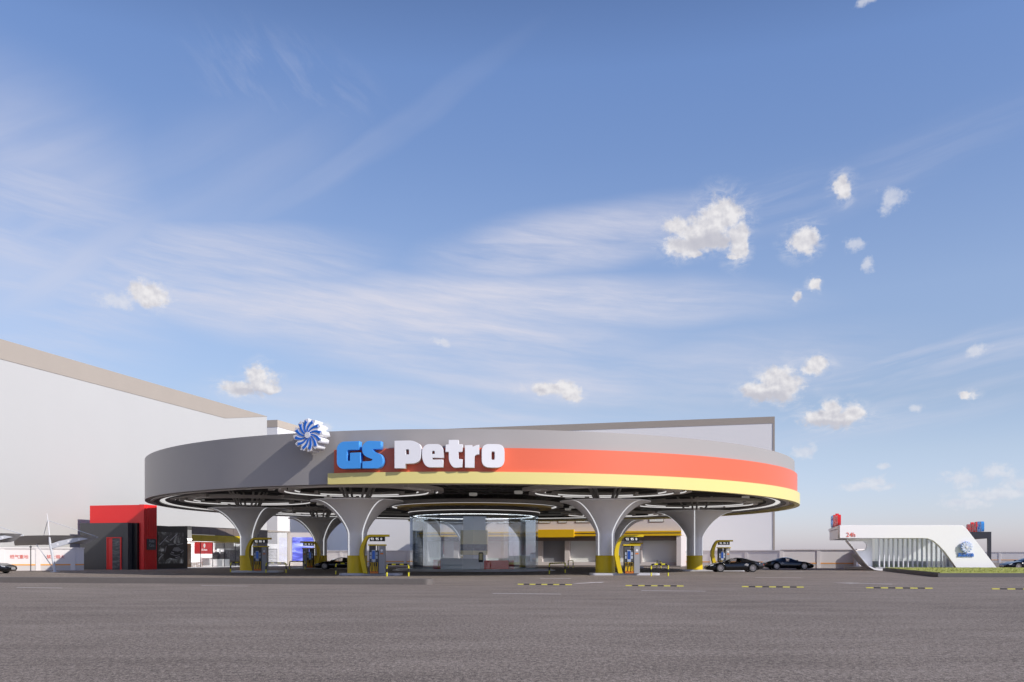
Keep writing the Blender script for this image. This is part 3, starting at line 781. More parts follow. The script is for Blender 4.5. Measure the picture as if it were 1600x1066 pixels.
# ------------------------------------------------------------------ islands, dispensers
def island(x, y, ln, label, rz=0.0):
    m = MB(); m.prism(round_poly([(-ln / 2, -0.95, 0.4), (ln / 2, -0.95, 0.4), (ln / 2, 0.95, 0.4), (-ln / 2, 0.95, 0.4)]), 0, ICOL)
    o = m.build('pump_island', M['platform'], loc=(x, y, 0), rz=rz)
    tag(o, label, 'kerb', 'raised kerb islands under the canopy columns')
island(px(580, 63.4), 63.4, 4.3, 'low kerb island under the left of the two front columns')
island(px(975, 63.9), 63.9, 4.9, 'low kerb island under the right of the two front columns')
island(px(403, 74.4), 74.4, 4.0, 'low kerb island under the leftmost column')
island(px(488, 93.1), 93.1, 4.0, 'low kerb island under the back left column beside the blue billboard')
island(px(1112, 79.8), 79.8, 5.6, 'low kerb island under the rightmost column behind a black car')
island(px(972, 100.2), 100.2, 4.6, 'low kerb island under the back column hidden behind the front right one', R_(12))
island(-5.4, 105.8, 4.0, 'low kerb island under the back column seen through the glass kiosk')

def dispenser(label, mirror=False):
    t = thing('fuel_dispenser', label, 'fuel pump', (0, 0, 0), 0, 'fuel pumps under yellow arches')
    sx = -1 if mirror else 1
    def X(pts): return [(sx * p[0], p[1]) for p in pts]
    # arch: bent leg curving into the top bar
    outer = [(-0.96, 0), (-1.10, 0.62), (-1.235, 1.28), (-1.22, 1.62), (-1.12, 1.98), (-0.98, 2.28), (-0.80, 2.55), (-0.66, 2.66), (-0.50, 2.70), (0.80, 2.70)]
    inner = [(-0.66, 0), (-0.80, 0.62), (-0.94, 1.28), (-0.93, 1.62), (-0.86, 1.98), (-0.74, 2.28), (-0.66, 2.42), (-0.58, 2.51), (-0.48, 2.55), (0.80, 2.55)]
    m = MB()
    O, I = X(outer), X(inner)
    ring = [[m.bm.verts.new((p[0], yy, p[1])) for p, yy in ((a_, -0.28), (a_, 0.28), (b_, 0.28), (b_, -0.28))] for a_, b_ in zip(O, I)]
    for A, B in zip(ring, ring[1:]):
        for q in range(4): m.bm.faces.new((A[q], A[(q + 1) % 4], B[(q + 1) % 4], B[q]))
    m.bm.faces.new(ring[0]); m.bm.faces.new(ring[-1][::-1])
    m.build('arch', M['yellow_col'], t, angle=35)
    m = MB(); m.box(sx * -0.52, sx * 0.50, -0.22, 0.22, 2.24, 2.545); sb = m.build('price_board', M['black'], t)
    link_mesh('lettering', text_mesh('92  95  0', 0.235, 0.02, 0.0, space=0.95), M['text_white'], sb, (-0.05 * sx, -0.242, 2.385))
    m = MB(); m.box(sx * -0.62, sx * 0.58, -0.34, 0.34, 1.93, 2.02); m.build('cap', M['yellow_col'], t)
    m = MB(); m.box(sx * -0.55, sx * 0.13, -0.27, 0.27, 0.0, 1.60); bd = m.build('pump_body', M['charcoal'], t)
    m = MB(); m.box(sx * -0.55, sx * -0.16, -0.26, 0.26, 1.602, 1.928); m.build('pump_head', M['charcoal'], t)
    m = MB(); m.box(sx * -0.02, sx * 0.05, -0.1, 0.1, 1.602, 1.928); m.build('pump_neck', M['charcoal'], t)
    m = MB(); m.box(sx * 0.135, sx * 0.53, -0.30, 0.30, 0.0, 1.928); cb = m.build('side_cabinet', M['greypanel'], t)
    m = MB(); m.prism([(sx * 0.33 + 0.085 * math.cos(q * math.pi / 8), 1.60 + 0.085 * math.sin(q * math.pi / 8)) for q in range(16)], -0.312, -0.302, axis='y'); m.build('badge', M['white'], cb)
    m = MB(); m.box(sx * 0.22, sx * 0.44, -0.312, -0.302, 1.33, 1.42); m.build('decal', M['orange'], cb)
    m = MB(); m.box(sx * -0.36, sx * -0.10, -0.33, -0.272, 0.80, 1.62); ds = m.build('display', M['screen_light'], bd)
    m = MB(); m.box(sx * -0.33, sx * -0.13, -0.342, -0.332, 0.98, 1.56); m.build('screen', M['screen'], ds)
    for c in (-0.44, -0.02):
        m = MB()
        for r in range(2): m.box(sx * c - 0.06, sx * c + 0.06, -0.30, -0.272, 1.02 + 0.25 * r, 1.22 + 0.25 * r)
        m.build('keypad', M['screen_light'], bd)
    m = MB(); m.box(sx * -0.49, sx * 0.09, -0.30, -0.272, 0.06, 0.76); lp = m.build('lower_panel', M['yellow_store'], bd)
    m = MB(); m.box(sx * -0.49, sx * 0.09, -0.312, -0.302, 0.0, 0.16); m.build('kick_plate', M['orange'], bd)
    for c in (-0.42, -0.18, -0.02):
        m = MB(); x = sx * c
        m.tube([(x, -0.33, 0.74), (x, -0.36, 0.66), (x + 0.01, -0.36, 0.50)], 0.035, 6); nz = m.build('nozzle', M['black'], bd)
        m = MB(); m.tube([(x, -0.36, 0.60), (x + 0.05, -0.42, 0.35), (x + 0.06, -0.42, 0.2), (x + 0.10, -0.38, 0.12), (x + 0.12, -0.34, 0.3), (x + 0.10, -0.32, 0.9)], 0.016, 6); m.build('hose', M['black'], nz)
    return t
d0 = dispenser('fuel pump under a yellow arch beside the left of the two front columns')
d0.location = (px(590, 62.5), 62.5, ICOL)
def put_disp(src, x, y, label, rz=0.0):
    c = copy_tree(src); c.location = (x, y, ICOL); c.rotation_euler = (0, 0, rz); c['label'] = label
    return c
put_disp(d0, px(987, 63.0), 63.0, 'fuel pump with a sunlit pale cabinet beside the right of the two front columns')
put_disp(d0, px(408, 73.6), 73.6, 'fuel pump beside the leftmost column in front of the shop glazing')
put_disp(d0, px(1131, 84.5), 84.5, 'fuel pump behind the black car at the rightmost column')
put_disp(d0, px(993, 103.0), 103.0, 'far fuel pump half hidden behind the pump with the sunlit cabinet')
d1 = dispenser('fuel pump left of the back left column in front of the blue billboard', True)
d1.location = (px(482, 92.2), 92.2, ICOL)

# ------------------------------------------------------------------ yellow and black hoops
def hoop(x0, x1, y, label, h=0.80, dy=0.0):
    a = Vector((px(x0, y), y, 0)); b = Vector((px(x1, y + dy), y + dy, 0))
    t = thing('guard_hoop', label, 'guard rail', a, math.atan2(b.y - a.y, b.x - a.x), 'yellow and black steel hoops round the pump islands')
    w = (b - a).length; r = 0.16
    path = [(0, 0), (0, h - r)] + [(r - r * math.cos(q * math.pi / 8), h - r + r * math.sin(q * math.pi / 8)) for q in range(1, 5)]
    path = path + [(w - p[0], p[1]) for p in reversed(path)]
    # split into alternating stripes by length
    P = [Vector((p[0], 0, p[1])) for p in path]
    cum = [0.0]
    for p, q in zip(P, P[1:]): cum.append(cum[-1] + (q - p).length)
    n = max(7, int(round(cum[-1] / 0.27))); n += 1 - n % 2
    def at(s):
        for i in range(len(P) - 1):
            if s <= cum[i + 1] + 1e-9:
                f = (s - cum[i]) / max(1e-9, cum[i + 1] - cum[i]); return P[i].lerp(P[i + 1], f)
        return P[-1]
    for kq in range(n):
        s0, s1 = cum[-1] * kq / n, cum[-1] * (kq + 1) / n
        ss = [s0] + [c for c in cum if s0 + 1e-6 < c < s1 - 1e-6] + [s1]
        m = MB(); m.tube([at(q) for q in ss], 0.052, 8)
        m.build('black_stripe' if kq % 2 else 'yellow_stripe', M['hoop_black' if kq % 2 else 'hoop_yellow'], t, angle=40)
    return t
hoop(604.5, 638.5, 60.0, 'striped hoop right of the pump at the left front column')
hoop(524.8, 546, 66.3, 'striped hoop half hidden behind the left front column')
hoop(511, 523.7, 95.0, 'far striped hoop in front of the black car under the canopy', dy=-0.8)
hoop(360.3, 380, 75.5, 'striped hoop half hidden behind the leftmost column')
hoop(415.6, 447, 71.5, 'striped hoop right of the pump at the leftmost column')
hoop(452.3, 476.8, 90.5, 'striped hoop in front of the blue billboard left of its pump')
hoop(858.3, 883, 67.5, 'striped hoop left of the right front column beside the glass kiosk', dy=4.5)
hoop(887.8, 895.5, 99.5, 'small far striped hoop in front of the store glazing left of the right front column', dy=2.0)
hoop(1017.5, 1044, 60.5, 'sunlit striped hoop standing right of the pump with the pale cabinet')
hoop(1026.3, 1032.6, 97.0, 'small far striped hoop seen over the sunlit one', dy=2.2)

# wheel stops on the asphalt
dirx = Vector((math.cos(GRID), math.sin(GRID)))
def wheel_stop(x, y, label):
    t = thing('wheel_stop', label, 'wheel stop', (x, y, 0), GRID, 'yellow and black wheel stops across the asphalt')
    prof = [(-0.09, 0.0), (-0.06, 0.045), (0.06, 0.045), (0.09, 0.0)]
    for q in range(9):
        m = MB(); m.prism(prof, -1.3 + 2.6 * q / 9, -1.3 + 2.6 * (q + 1) / 9, axis='x')
        m.build('black_block' if q % 2 else 'yellow_block', M['stop_black' if q % 2 else 'stop_yellow'], t)
for (xp, Y, lb) in ((851, 42.6, 'leftmost striped wheel stop, on the asphalt in front of the glass kiosk'), (1022.5, 40.75, 'striped wheel stop on the asphalt in front of the right front column'),
                    (1207, 39.3, 'striped wheel stop on the asphalt in front of the two black cars'), (1404.5, 37.95, 'striped wheel stop on the asphalt in front of the lawn corner'),
                    (1604, 36.7, 'striped wheel stop cut off by the right edge')):
    wheel_stop(px(xp, Y), Y, lb)

# ------------------------------------------------------------------ glass kiosk in the middle
kx, ky = px(741, 84.0), 84.0
kio = thing('glass_kiosk', 'round glass kiosk with a platform at the middle of the canopy', 'kiosk', (kx, ky, 0))
m = MB(); m.lathe([(0, 0), (7.6, 0), (7.6, 0.06), (7.3, 0.10), (7.25, 0.16), (0, 0.16)], n=72); m.build('platform', M['platform'], kio, angle=30)
NP = 18
for i in range(NP):
    a0 = R_(-90 - 7.0) + 2 * math.pi * i / NP; a1 = a0 + 2 * math.pi / NP - 0.006
    m = MB(); pts = [(6.0 * math.cos(a0), 6.0 * math.sin(a0)), (6.0 * math.cos(a1), 6.0 * math.sin(a1)), (5.97 * math.cos(a1), 5.97 * math.sin(a1)), (5.97 * math.cos(a0), 5.97 * math.sin(a0))]
    m.prism(pts, 0.162, 5.05); m.build('glass_pane', M['glass'], kio)
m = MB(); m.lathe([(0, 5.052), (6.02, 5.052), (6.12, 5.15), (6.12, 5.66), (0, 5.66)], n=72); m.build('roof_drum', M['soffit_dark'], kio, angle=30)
m = MB(); m.ring(5.42, 5.66, 5.03, 5.048, n=72); m.build('ring_light', M['lamp_kiosk'], kio)
m = MB(); m.ring(6.13, 6.16, 5.36, 5.40, n=72); m.build('ring_light', M['lamp'], kio)
T45 = Matrix.Rotation(R_(45 - 2.4), 4, 'Z')
m = MB(); m.box(-0.75, 0.75, -0.75, 0.75, 0.162, 5.05, T45); m.build('core', M['core'], kio)
for (z0, z1, mt, nm) in ((2.45, 3.75, 'corepanel', 'sign_panel'), (1.85, 2.448, 'marble', 'picture_panel'), (1.45, 1.848, 'corepanel', 'sign_panel')):
    m = MB(); m.box(-0.92, 0.92, -0.92, 0.92, z0, z1, T45); m.build(nm, M[mt], kio)
# things inside it
o = MB().box(-1.35, 1.35, -0.4, 0.4, 0.163, 0.95, bev=0.03).build('sales_counter', M['redcounter'], loc=(px(780, 80.6), 80.6, 0)); tag(o, 'long dark red counter inside the glass kiosk on the right', 'counter')
t = thing('display_counter', 'small red and white counter inside the glass kiosk on the left', 'counter', (px(683, 81.0), 81.0, 0.163))
m = MB(); m.box(-0.35, 0.35, -0.35, 0.35, 0, 0.85); m.build('body', M['redcounter'], t); m = MB(); m.box(-0.4, 0.4, -0.4, 0.4, 0.852, 0.90); m.build('top', M['white'], t)
t = thing('service_desk', 'long pale grey service desk inside the kiosk', 'desk', (px(722, 80.4), 80.4, 0.163))
m = MB(); m.box(-1.9, 1.7, -0.3, 0.3, 0, 0.92, bev=0.02); m.build('body', M['core'], t); m = MB(); m.box(-1.95, 1.75, -0.36, 0.36, 0.922, 0.98); m.build('top', M['white'], t)
t = thing('payment_terminal', 'black self service terminal on two thin legs outside the kiosk', 'terminal', (px(751.5, 77.3), 77.3, 0.16))
m = MB()
for s in (-0.1, 0.1): m.box(s - 0.015, s + 0.015, -0.02, 0.02, 0.03, 0.65)
m.box(-0.2, 0.2, -0.12, 0.12, 0, 0.028); m.build('legs', M['steel'], t)
m = MB(); m.prism(round_poly([(-0.2, 0.65, 0.06), (0.2, 0.65, 0.06), (0.2, 1.5, 0.1), (-0.2, 1.5, 0.1)]), -0.06, 0.06, axis='y'); m.build('case', M['black'], t)
m = MB(); m.box(-0.13, 0.13, -0.07, -0.062, 0.85, 1.4); m.build('screen', M['corepanel'], t)

# ------------------------------------------------------------------ store behind the canopy
YS = 112.0
st = thing('store_building', 'beige two storey store with a double yellow beam behind the kiosk', 'building', (px(1064, YS), YS, 0), GRID)
WS = 35.0
m = MB(); m.box(-WS, 0, 0.6, 16, 4.0, 8.6); m.build('upper_wall', M['store'], st)
for z0, z1 in ((3.88, 4.14), (4.28, 4.50)):
    m = MB(); m.box(-WS - 0.02, 0.02, -0.10, 0.59, z0, z1); m.build('yellow_beam', M['yellow_store'], st)
m = MB(); m.box(-WS, 0, 0.0, 0.58, 4.142, 4.278); m.build('beam_gap', M['brown'], st)
m = MB(); m.box(-WS, -0.02, 2.5, 16, 0, 3.99); m.build('ground_floor_wall', M['store'], st)
m = MB(); m.box(-0.55, 0.0, 0.02, 2.498, 0, 3.878); m.build('end_pier', M['store'], st)
m = MB(); m.box(-WS, -WS + 0.4, 0.02, 2.498, 0, 3.878); m.build('end_pier', M['store'], st)
m = MB(); m.box(-WS + 0.402, -0.552, 0.7, 2.49, 3.3, 3.87); m.build('recess_soffit', M['brown'], st)
m = MB(); m.box(-WS + 0.402, -0.552, 0.9, 2.4, 0.0, 0.55); m.build('sill_wall', M['store'], st)
edges = [-0.56, -5.6, -10.4, -15.0, -18.65, -22.5, -26.3, -30.2, -34.55]
for i, (a, b) in enumerate(zip(edges, edges[1:])):
    m = MB(); m.box(b + 0.7, a - 0.02, 1.52, 1.56, 0.552, 3.298); m.build('shop_window', M['shutter' if i == 3 else 'glass_store'], st)
    m = MB(); m.box(b + 0.02, b + 0.68, 0.95, 2.3, 0.552, 3.298); m.build('pier', M['store'], st)
m = MB(); m.box(-18.4, -13.5, -0.45, -0.105, 3.72, 4.75, bev=0.03); m.build('yellow_sign_box', M['yellow_store'], st)
for xw, ww in ((-3.1, 1.9), (-7.6, 1.9), (-12.5, 2.0), (-15.2, 1.2), (-17.6, 1.6), (-23.0, 2.0), (-28.5, 2.0)):
    fr = MB().box(xw - ww / 2, xw + ww / 2, 0.54, 0.64, 5.6, 7.2).build('window', M['brown'], st)
    MB().box(xw - ww / 2 + 0.08, xw + ww / 2 - 0.08, 0.525, 0.538, 5.68, 7.12).build('pane', M['glass_store'], fr)
m = MB(); m.box(-WS - 0.1, 0.1, 0.5, 16.1, 8.602, 8.8); m.build('roof', M['beige'], st)
m = MB(); m.box(-WS, 0.0, -1.2, 2.5, 0.002, 0.12); m.build('step', M['kerb'], st)

# ------------------------------------------------------------------ red block at the left
YR = 88.7; XR = px(225, YR)
rb = thing('red_kiosk_block', 'red and charcoal block with a ribbed red pier and a red framed door', 'building', (XR, YR, 0), GRID)
wR = 6.35
m = MB(); m.box(-wR, -0.55, 0.04, 1.99, 4.62, 6.42); m.build('red_fascia', M['red'], rb)
m = MB(); m.box(-wR + 0.02, -0.56, 0.3, 1.98, 0, 4.6); m.build('rear_wall', M['charcoal'], rb)
m = MB()
m.box(-0.548, 0, 0.0, 2.0, 0, 6.45)
for q in range(7): m.box(0.0, 0.035, 0.12 + q * 0.27, 0.24 + q * 0.27, 0.05, 6.4)
m.build('ribbed_pier', M['red'], rb)
m = MB(); m.box(-6.75, -1.15, -0.9, 0.295, 0, 4.62); m.build('charcoal_wall', M['charcoal'], rb)
m = MB(); m.box(-1.148, -0.56, -0.3, 0.29, 0, 4.6); m.build('black_return', M['black'], rb)
dr = MB()
dr.box(-3.55, -3.42, -1.0, -0.902, 0, 3.2); dr.box(-1.98, -1.85, -1.0, -0.902, 0, 3.2); dr.box(-3.42, -1.98, -1.0, -0.902, 3.1, 3.2)
dr = dr.build('door_frame', M['red'], rb)
MB().box(-3.41, -2.92, -0.95, -0.903, 0.02, 3.09).build('side_panel', M['red'], dr)
MB().box(-2.91, -1.99, -0.95, -0.903, 0.02, 3.09).build('door_leaf', M['marble'], dr)
pq = MB().box(0.04, 0.09, 0.35, 1.75, 1.95, 3.05).build('name_plaque', M['charcoal'], rb)
tm = text_mesh('Auto\nCare', 0.42, 0.02, 0.005)
tm.transform(Matrix.Rotation(R_(90), 4, 'Z'))
link_mesh('lettering', tm, M['text_grey'], pq, (0.115, 1.05, 2.62))

# ------------------------------------------------------------------ shop wing on the left
sh = thing('shop_wing', 'black framed shop with a lit white interior and an ochre band over its glazing', 'shop', (-36.9, 92.9, 0), GRID)
# local y along the front, local +x out to the forecourt
def ly(x):
    kk = (x - 800) / F
    return (-36.9 - kk * 92.9) / (kk - 0.2614) / math.cos(GRID)
yA, yB, yC, yD, yE = ly(246), ly(293), ly(304), ly(418), ly(453)
m = MB(); m.box(-0.5, 0, ly(242), yB, 0, 4.5); m.build('black_portal', M['black'], sh)
ps = MB().box(0.002, 0.04, ly(247), ly(286), 0.55, 3.85).build('poster', M['poster'], sh)
# printed car silhouette on the poster: low relief shapes on the print
def poster_car():
    y0 = ly(247); sp = ly(286) - y0
    cv = lambda P: [(y0 + (x - 190) / 315 * sp, 0.55 + (910 - y) / 365 * 3.3) for x, y in P]
    def shapes(nm, polys, a, b, mt):
        m = MB()
        for p in polys: m.prism(cv(p), a, b, axis='x')
        m.build(nm, mt, ps)
    shapes('printed_car', [[(265, 730), (290, 690), (345, 672), (400, 678), (440, 715), (495, 750), (500, 790), (470, 835), (400, 860), (330, 845), (270, 880), (252, 830)]], 0.042, 0.046, M['poster_dark'])
    shapes('printed_highlight', [[(384, 722), (436, 716), (488, 754), (430, 772), (362, 758)], [(302, 691), (345, 677), (395, 683), (370, 694), (310, 699)],
                                 [(332, 788), (400, 812), (462, 802), (458, 812), (400, 826), (336, 803)], [(268, 735), (284, 704), (292, 706), (280, 760), (268, 790)]], 0.047, 0.050, M['poster_car'])
    shapes('printed_lamp', [[(346, 772), (384, 784), (380, 793), (350, 784)], [(470, 776), (494, 766), (492, 776), (474, 786)], [(400, 838), (455, 828), (455, 834), (402, 845)]], 0.051, 0.054, M['poster_light'])
    shapes('printed_streak', [[(330, 640), (420, 560), (428, 562), (340, 644)], [(200, 690), (300, 590), (306, 594), (206, 700)], [(192, 850), (245, 800), (248, 806), (196, 862)], [(400, 690), (500, 672), (500, 676), (402, 696)]], 0.042, 0.045, M['poster_light'])
poster_car()
m = MB(); m.box(-8, -0.05, yB, yD, 4.56, 4.62); m.build('roof', M['black'], sh)
for i in range(8):
    a = yC - 0.3 + (ly(402) - yC) * i / 8; b = a + (ly(402) - yC) / 8 - 0.05
    MB().box(-0.16, -0.06, a, b, 3.74, 4.55).build('upper_panel', M['brown'], sh)
    MB().box(-0.14, -0.03, a, b, 2.98, 3.70).build('ochre_panel', M['yellow_col'], sh)
m = MB(); m.box(-0.15, 0.02, yB + 0.02, ly(402), 2.86, 2.93); m.build('yellow_trim', M['yellow_store'], sh)
m = MB(); m.box(-8, -0.2, yB + 0.01, yB + 0.2, 0, 4.55); m.build('side_wall', M['black'], sh)
m = MB(); m.box(-8, 0, ly(402), yD, 0, 4.55); m.build('black_wall', M['black'], sh)
m = MB(); m.box(-6.2, -6.0, yB + 0.21, ly(402) - 0.01, 0.1, 4.5); m.build('back_wall', M['interior_glow'], sh)
m = MB(); m.box(-6.0, -0.3, yB + 0.21, ly(402) - 0.01, 0.005, 0.1); m.build('floor', M['interior_glow'], sh)
m = MB(); m.box(-6.0, -0.3, yB + 0.21, ly(402) - 0.01, 3.3, 3.38); m.build('ceiling', M['interior_glow'], sh)
for q in range(3):
    m = MB(); yy = yB + 2.2 + q * 4.6; m.box(-4.6, -2.2, yy, yy + 2.2, 3.26, 3.298); m.build('ceiling_lamp', M['interior_lamp'], sh)
ng = 6
for i in range(ng):
    a = yB + 0.22 + (ly(402) - yB - 0.24) * i / ng; b = a + (ly(402) - yB - 0.24) / ng - 0.04
    MB().box(-0.12, -0.09, a, b, 0.12, 2.85).build('glass_pane', M['glass_shop'], sh)
    MB().box(-0.13, -0.07, b, b + 0.04, 0.1, 2.85).build('mullion', M['darksteel'], sh)
def in_shop(nm, label, cat, x, yy, z=0.1):
    v = Matrix.Rotation(GRID, 4, 'Z') @ Vector((x, yy, 0))
    return thing(nm, label, cat, (-36.9 + v.x, 92.9 + v.y, z), GRID)
def sx_(x, depth):   # local y on a plane `depth` behind the shop front
    kk = (x - 800) / F; n_ = Vector((-math.cos(GRID), -math.sin(GRID))) * depth
    ox, oy = -36.9 + n_.x, 92.9 + n_.y
    return (ox - kk * oy) / (kk - 0.2614) / math.cos(GRID)
t = in_shop('wall_screen', 'bright red hanging sign with the pinwheel and GS Petro inside the shop', 'sign', -1.2, sx_(318.5, 1.2), 1.6)
a, b = sx_(304.5, 1.2) - sx_(318.5, 1.2), sx_(332.5, 1.2) - sx_(318.5, 1.2)
MB().box(-0.06, 0, a, b, -0.02, 1.36).build('panel', M['shopsign'], t)
tm = text_mesh('GS Petro', 0.30, 0.02, 0.008); tm.transform(Matrix.Rotation(R_(90), 4, 'Z')); link_mesh('lettering', tm, M['text_white'], t, (0.02, 0.1, 0.44))
tm = curve_mesh([[(0.2 * math.cos(q * .2618) * (1 if q % 2 else .8), 0.27 * math.sin(q * .2618) * (1 if q % 2 else .8)) for q in range(24)]], 0.02); tm.transform(Matrix.Rotation(R_(90), 4, 'Z')); link_mesh('emblem', tm, M['text_white'], t, (0.02, 0.1, 0.92))
# white tables and wood stools at the window
for q, xx in enumerate((297.5, 310.0)):
    t = in_shop('cafe_table', ('white round table nearest the ochre curtain in the shop window', 'second white round table under the red sign in the shop window')[q], 'table', -1.6, sx_(xx, 1.6))
    MB().disc(0.5, 0.70, 0.74, 24).build('table_top', M['interior_glow'], t); MB().tube([(0, 0, 0), (0, 0, 0.7)], 0.05, 8).build('leg', M['white'], t)
for q, xx in enumerate((299.5, 304.0, 308.0, 313.5)):
    t = in_shop('wooden_stool', ('leftmost wooden stool', 'second wooden stool from the left', 'third wooden stool from the left', 'rightmost wooden stool')[q] + ' in front of the white tables in the shop', 'stool', -0.75, sx_(xx, 0.75))
    MB().disc(0.27, 0.42, 0.50, 20).build('seat', M['wood'], t)
    for w_ in range(4):
        aa = R_(45 + 90 * w_); MB().tube([(0.17 * math.cos(aa), 0.17 * math.sin(aa), 0.42), (0.24 * math.cos(aa), 0.24 * math.sin(aa), 0)], 0.025, 6).build('leg', M['wood'], t)
t = in_shop('sideboard', 'white sideboard with dark framed niches under the red sign', 'sideboard', -2.6, sx_(322, 2.6))
MB().box(-0.3, 0.3, -1.6, 1.9, 0, 1.05).build('body', M['interior_glow'], t)
m = MB(); m.box(0.301, 0.33, -1.3, 0.2, 0.15, 0.95); m.box(0.301, 0.33, 0.45, 1.7, 0.15, 0.95); m.build('niche', M['greypanel'], t)
t = in_shop('curtain_panel', 'wood slat panel at the left end of the shop window', 'panel', -0.6, sx_(295.5, 0.6))
for q in range(4): MB().box(-0.05, 0.05, -0.35 + q * 0.18, -0.22 + q * 0.18, 0, 2.6).build('slat', M['wood'], t)
for q, xx in enumerate((338.5, 349.5)):
    t = in_shop('coffee_machine', ('left', 'right')[q] + ' black vending pod on the white pedestal inside the shop', 'vending machine', -0.9, sx_(xx, 0.9))
    MB().box(-0.45, 0.45, -0.55, 0.55, 0, 0.85, bev=0.04).build('pedestal', M['interior_glow'], t)
    MB().prism(round_poly([(-0.35, 0.86, 0.05), (0.30, 0.86, 0.05), (0.22, 1.45, 0.1), (-0.1, 1.75, 0.1), (-0.40, 1.55, 0.1)]), -0.3, 0.3, axis='x').build('pod', M['black'], t)
    MB().disc(0.2, 1.76, 1.95, 16, (0.0, -0.18)).build('lamp', M['lamp'], t)
t = in_shop('goods_shelf', 'white goods shelf with rows of products behind the vending pods', 'shelf', -3.5, sx_(354, 3.5))
MB().box(-0.25, 0.0, -1.7, 1.8, 0, 2.2).build('carcass', M['interior_glow'], t)
for r in range(6): MB().box(0.0, 0.22, -1.65, 1.75, 0.1 + r * 0.36, 0.32 + r * 0.36).build('goods_row', M['shelfgoods'], t)
t = in_shop('fridge_bank', 'dark glass fridge bank under the grey bulkhead in the shop', 'fridge', -2.6, sx_(367, 2.6))
MB().box(-0.5, 0, -2.3, 3.2, 0, 2.1).build('carcass', M['greypanel'], t)
for q in range(5): MB().box(0.005, 0.04, -2.25 + q * 1.08, -1.25 + q * 1.08, 0.15, 2.0).build('door', M['charcoal'], t)
bk = MB().box(-0.1, 0, sx_(336, 2.0), sx_(378, 2.0), 2.2, 3.24).build('bulkhead', M['greypanel'], sh, loc=(-2.0, 0, 0))
tm = text_mesh('Mcor', 0.62, 0.03, 0.02); tm.transform(Matrix.Rotation(R_(90), 4, 'Z')); link_mesh('lettering', tm, M['text_white'], bk, (0.03, sx_(370, 2.0), 2.72))
# glazed corner bay
bay = in_shop('glazed_bay', 'pale glazed corner bay of shelves beyond the shop', 'pavilion', 0.0, yD + 0.02, 0.0)
lb_ = yE - yD
MB().box(-6, 0.1, 0, lb_, 4.45, 4.62).build('roof', M['beige'], bay)
MB().box(-5.9, -5.7, 0, lb_, 0.1, 4.44).build('back_wall', M['interior_glow'], bay)
MB().box(-5.7, -0.1, 0, lb_, 0.005, 0.1).build('floor', M['interior_glow'], bay)
MB().box(-0.1, 0.02, lb_ - 0.55, lb_, 0, 4.44).build('pier', M['beige_far'], bay)
for q in range(4):
    a = 0.02 + (lb_ - 0.6) * q / 4; b = a + (lb_ - 0.6) / 4 - 0.03
    MB().box(-0.06, -0.03, a, b, 0.1, 4.44).build('glass_pane', M['glass_shop'], bay)
MB().box(-1.4, -1.2, 0.2, lb_ - 1.0, 2.3, 2.9).build('sign_board', M['interior_glow'], bay)
for r in range(5):
    MB().box(-1.6, -1.3, 0.2, lb_ - 1.0, 0.25 + r * 0.42, 0.28 + r * 0.42).build('shelf', M['white'], bay)
    MB().box(-1.62, -1.4, 0.3, lb_ - 1.1, 0.285 + r * 0.42, 0.56 + r * 0.42).build('goods_row', M['shelfgoods'], bay)
MB().box(-4.6, -2.2, 1.2, 3.6, 4.36, 4.40).build('ceiling_lamp', M['interior_lamp'], bay)
# billboard wall
YBB = 121.5
bw = thing('billboard_wall', 'beige wall carrying a blue and violet lit picture', 'wall', (px(453.5, YBB), YBB, 0))
MB().box(0, px(508, YBB) - px(453.5, YBB), 0, 0.4, 0, 4.5).build('wall', M['store'], bw)
MB().box(px(457, YBB) - px(453.5, YBB), px(492, YBB) - px(453.5, YBB), -0.08, -0.003, 0.6, 3.85).build('billboard', M['billboard'], bw)

# ------------------------------------------------------------------ fences
def fence(label, p0, p1, n, h=2.1, texts=None, stripe=True, plinth=True, posts=None):
    a, b = Vector((*p0, 0)), Vector((*p1, 0)); d = b - a; ln = d.length
    t = thing('boundary_wall', label, 'wall', a, math.atan2(d.y, d.x))
    MB().box(0, ln, 0, 0.2, 0.0 if not plinth else 0.45, h - 0.12).build('panel', M['fence'], t)
    if plinth: MB().box(0, ln, -0.01, 0.21, 0, 0.448).build('plinth', M['fence_low'], t)
    MB().box(-0.05, ln + 0.05, -0.10, 0.28, h - 0.118, h).build('coping', M['fence'], t)
    if stripe: MB().box(0, ln, -0.02, -0.004, 0.47, 0.60).build('stripe', M['stripe_orange'], t)
    for x in (posts or [ln * i / n for i in range(n + 1)]):
        MB().box(x - 0.2, x + 0.2, -0.06, 0.24, 0, h - 0.12).build('post', M['fence'], t)
    for (xx, tx) in (texts or []):
        tm = text_mesh(tx, 0.38, 0.02, 0.0, space=1.0)
        link_mesh('lettering', tm, M['text_red'], t, (xx, -0.03, 1.25))
    return t
Y0, Y1 = 77.6, 82.0
fa, fb = (px(-60, 80.5), 80.5), (px(131, 84.5), 84.5)
dd = (Vector(fb) - Vector(fa)); fl = dd.length
def on_f(x):
    kk = (x - 800) / F
    t_ = (kk * fa[1] - fa[0]) / (dd.x - kk * dd.y); return t_ * fl
fence('low boundary wall with red Chinese lettering beside the carport', fa, fb, 4, 2.14, [(on_f(30), '燃气重地'), (on_f(87), '禁止烟火')], posts=[0.1, on_f(3), on_f(59.5), on_f(114)])
fence('pale boundary wall behind the rightmost column and the first black car', (px(1060, 122), 122), (px(1222, 116), 116), 3)
fence('pale boundary wall behind the second black car beside the white pavilion', (px(1221, 99.5), 99.5), (px(1338.5, 97.5), 97.5), 2)
fence('short boundary wall running back behind the white pavilion leg', (px(1338.5, 97.0), 97.0), (px(1400, 104), 104), 1)
fence('pale boundary wall under the gap beside the back left column', (px(500, 131), 131), (px(668, 126), 126), 5)
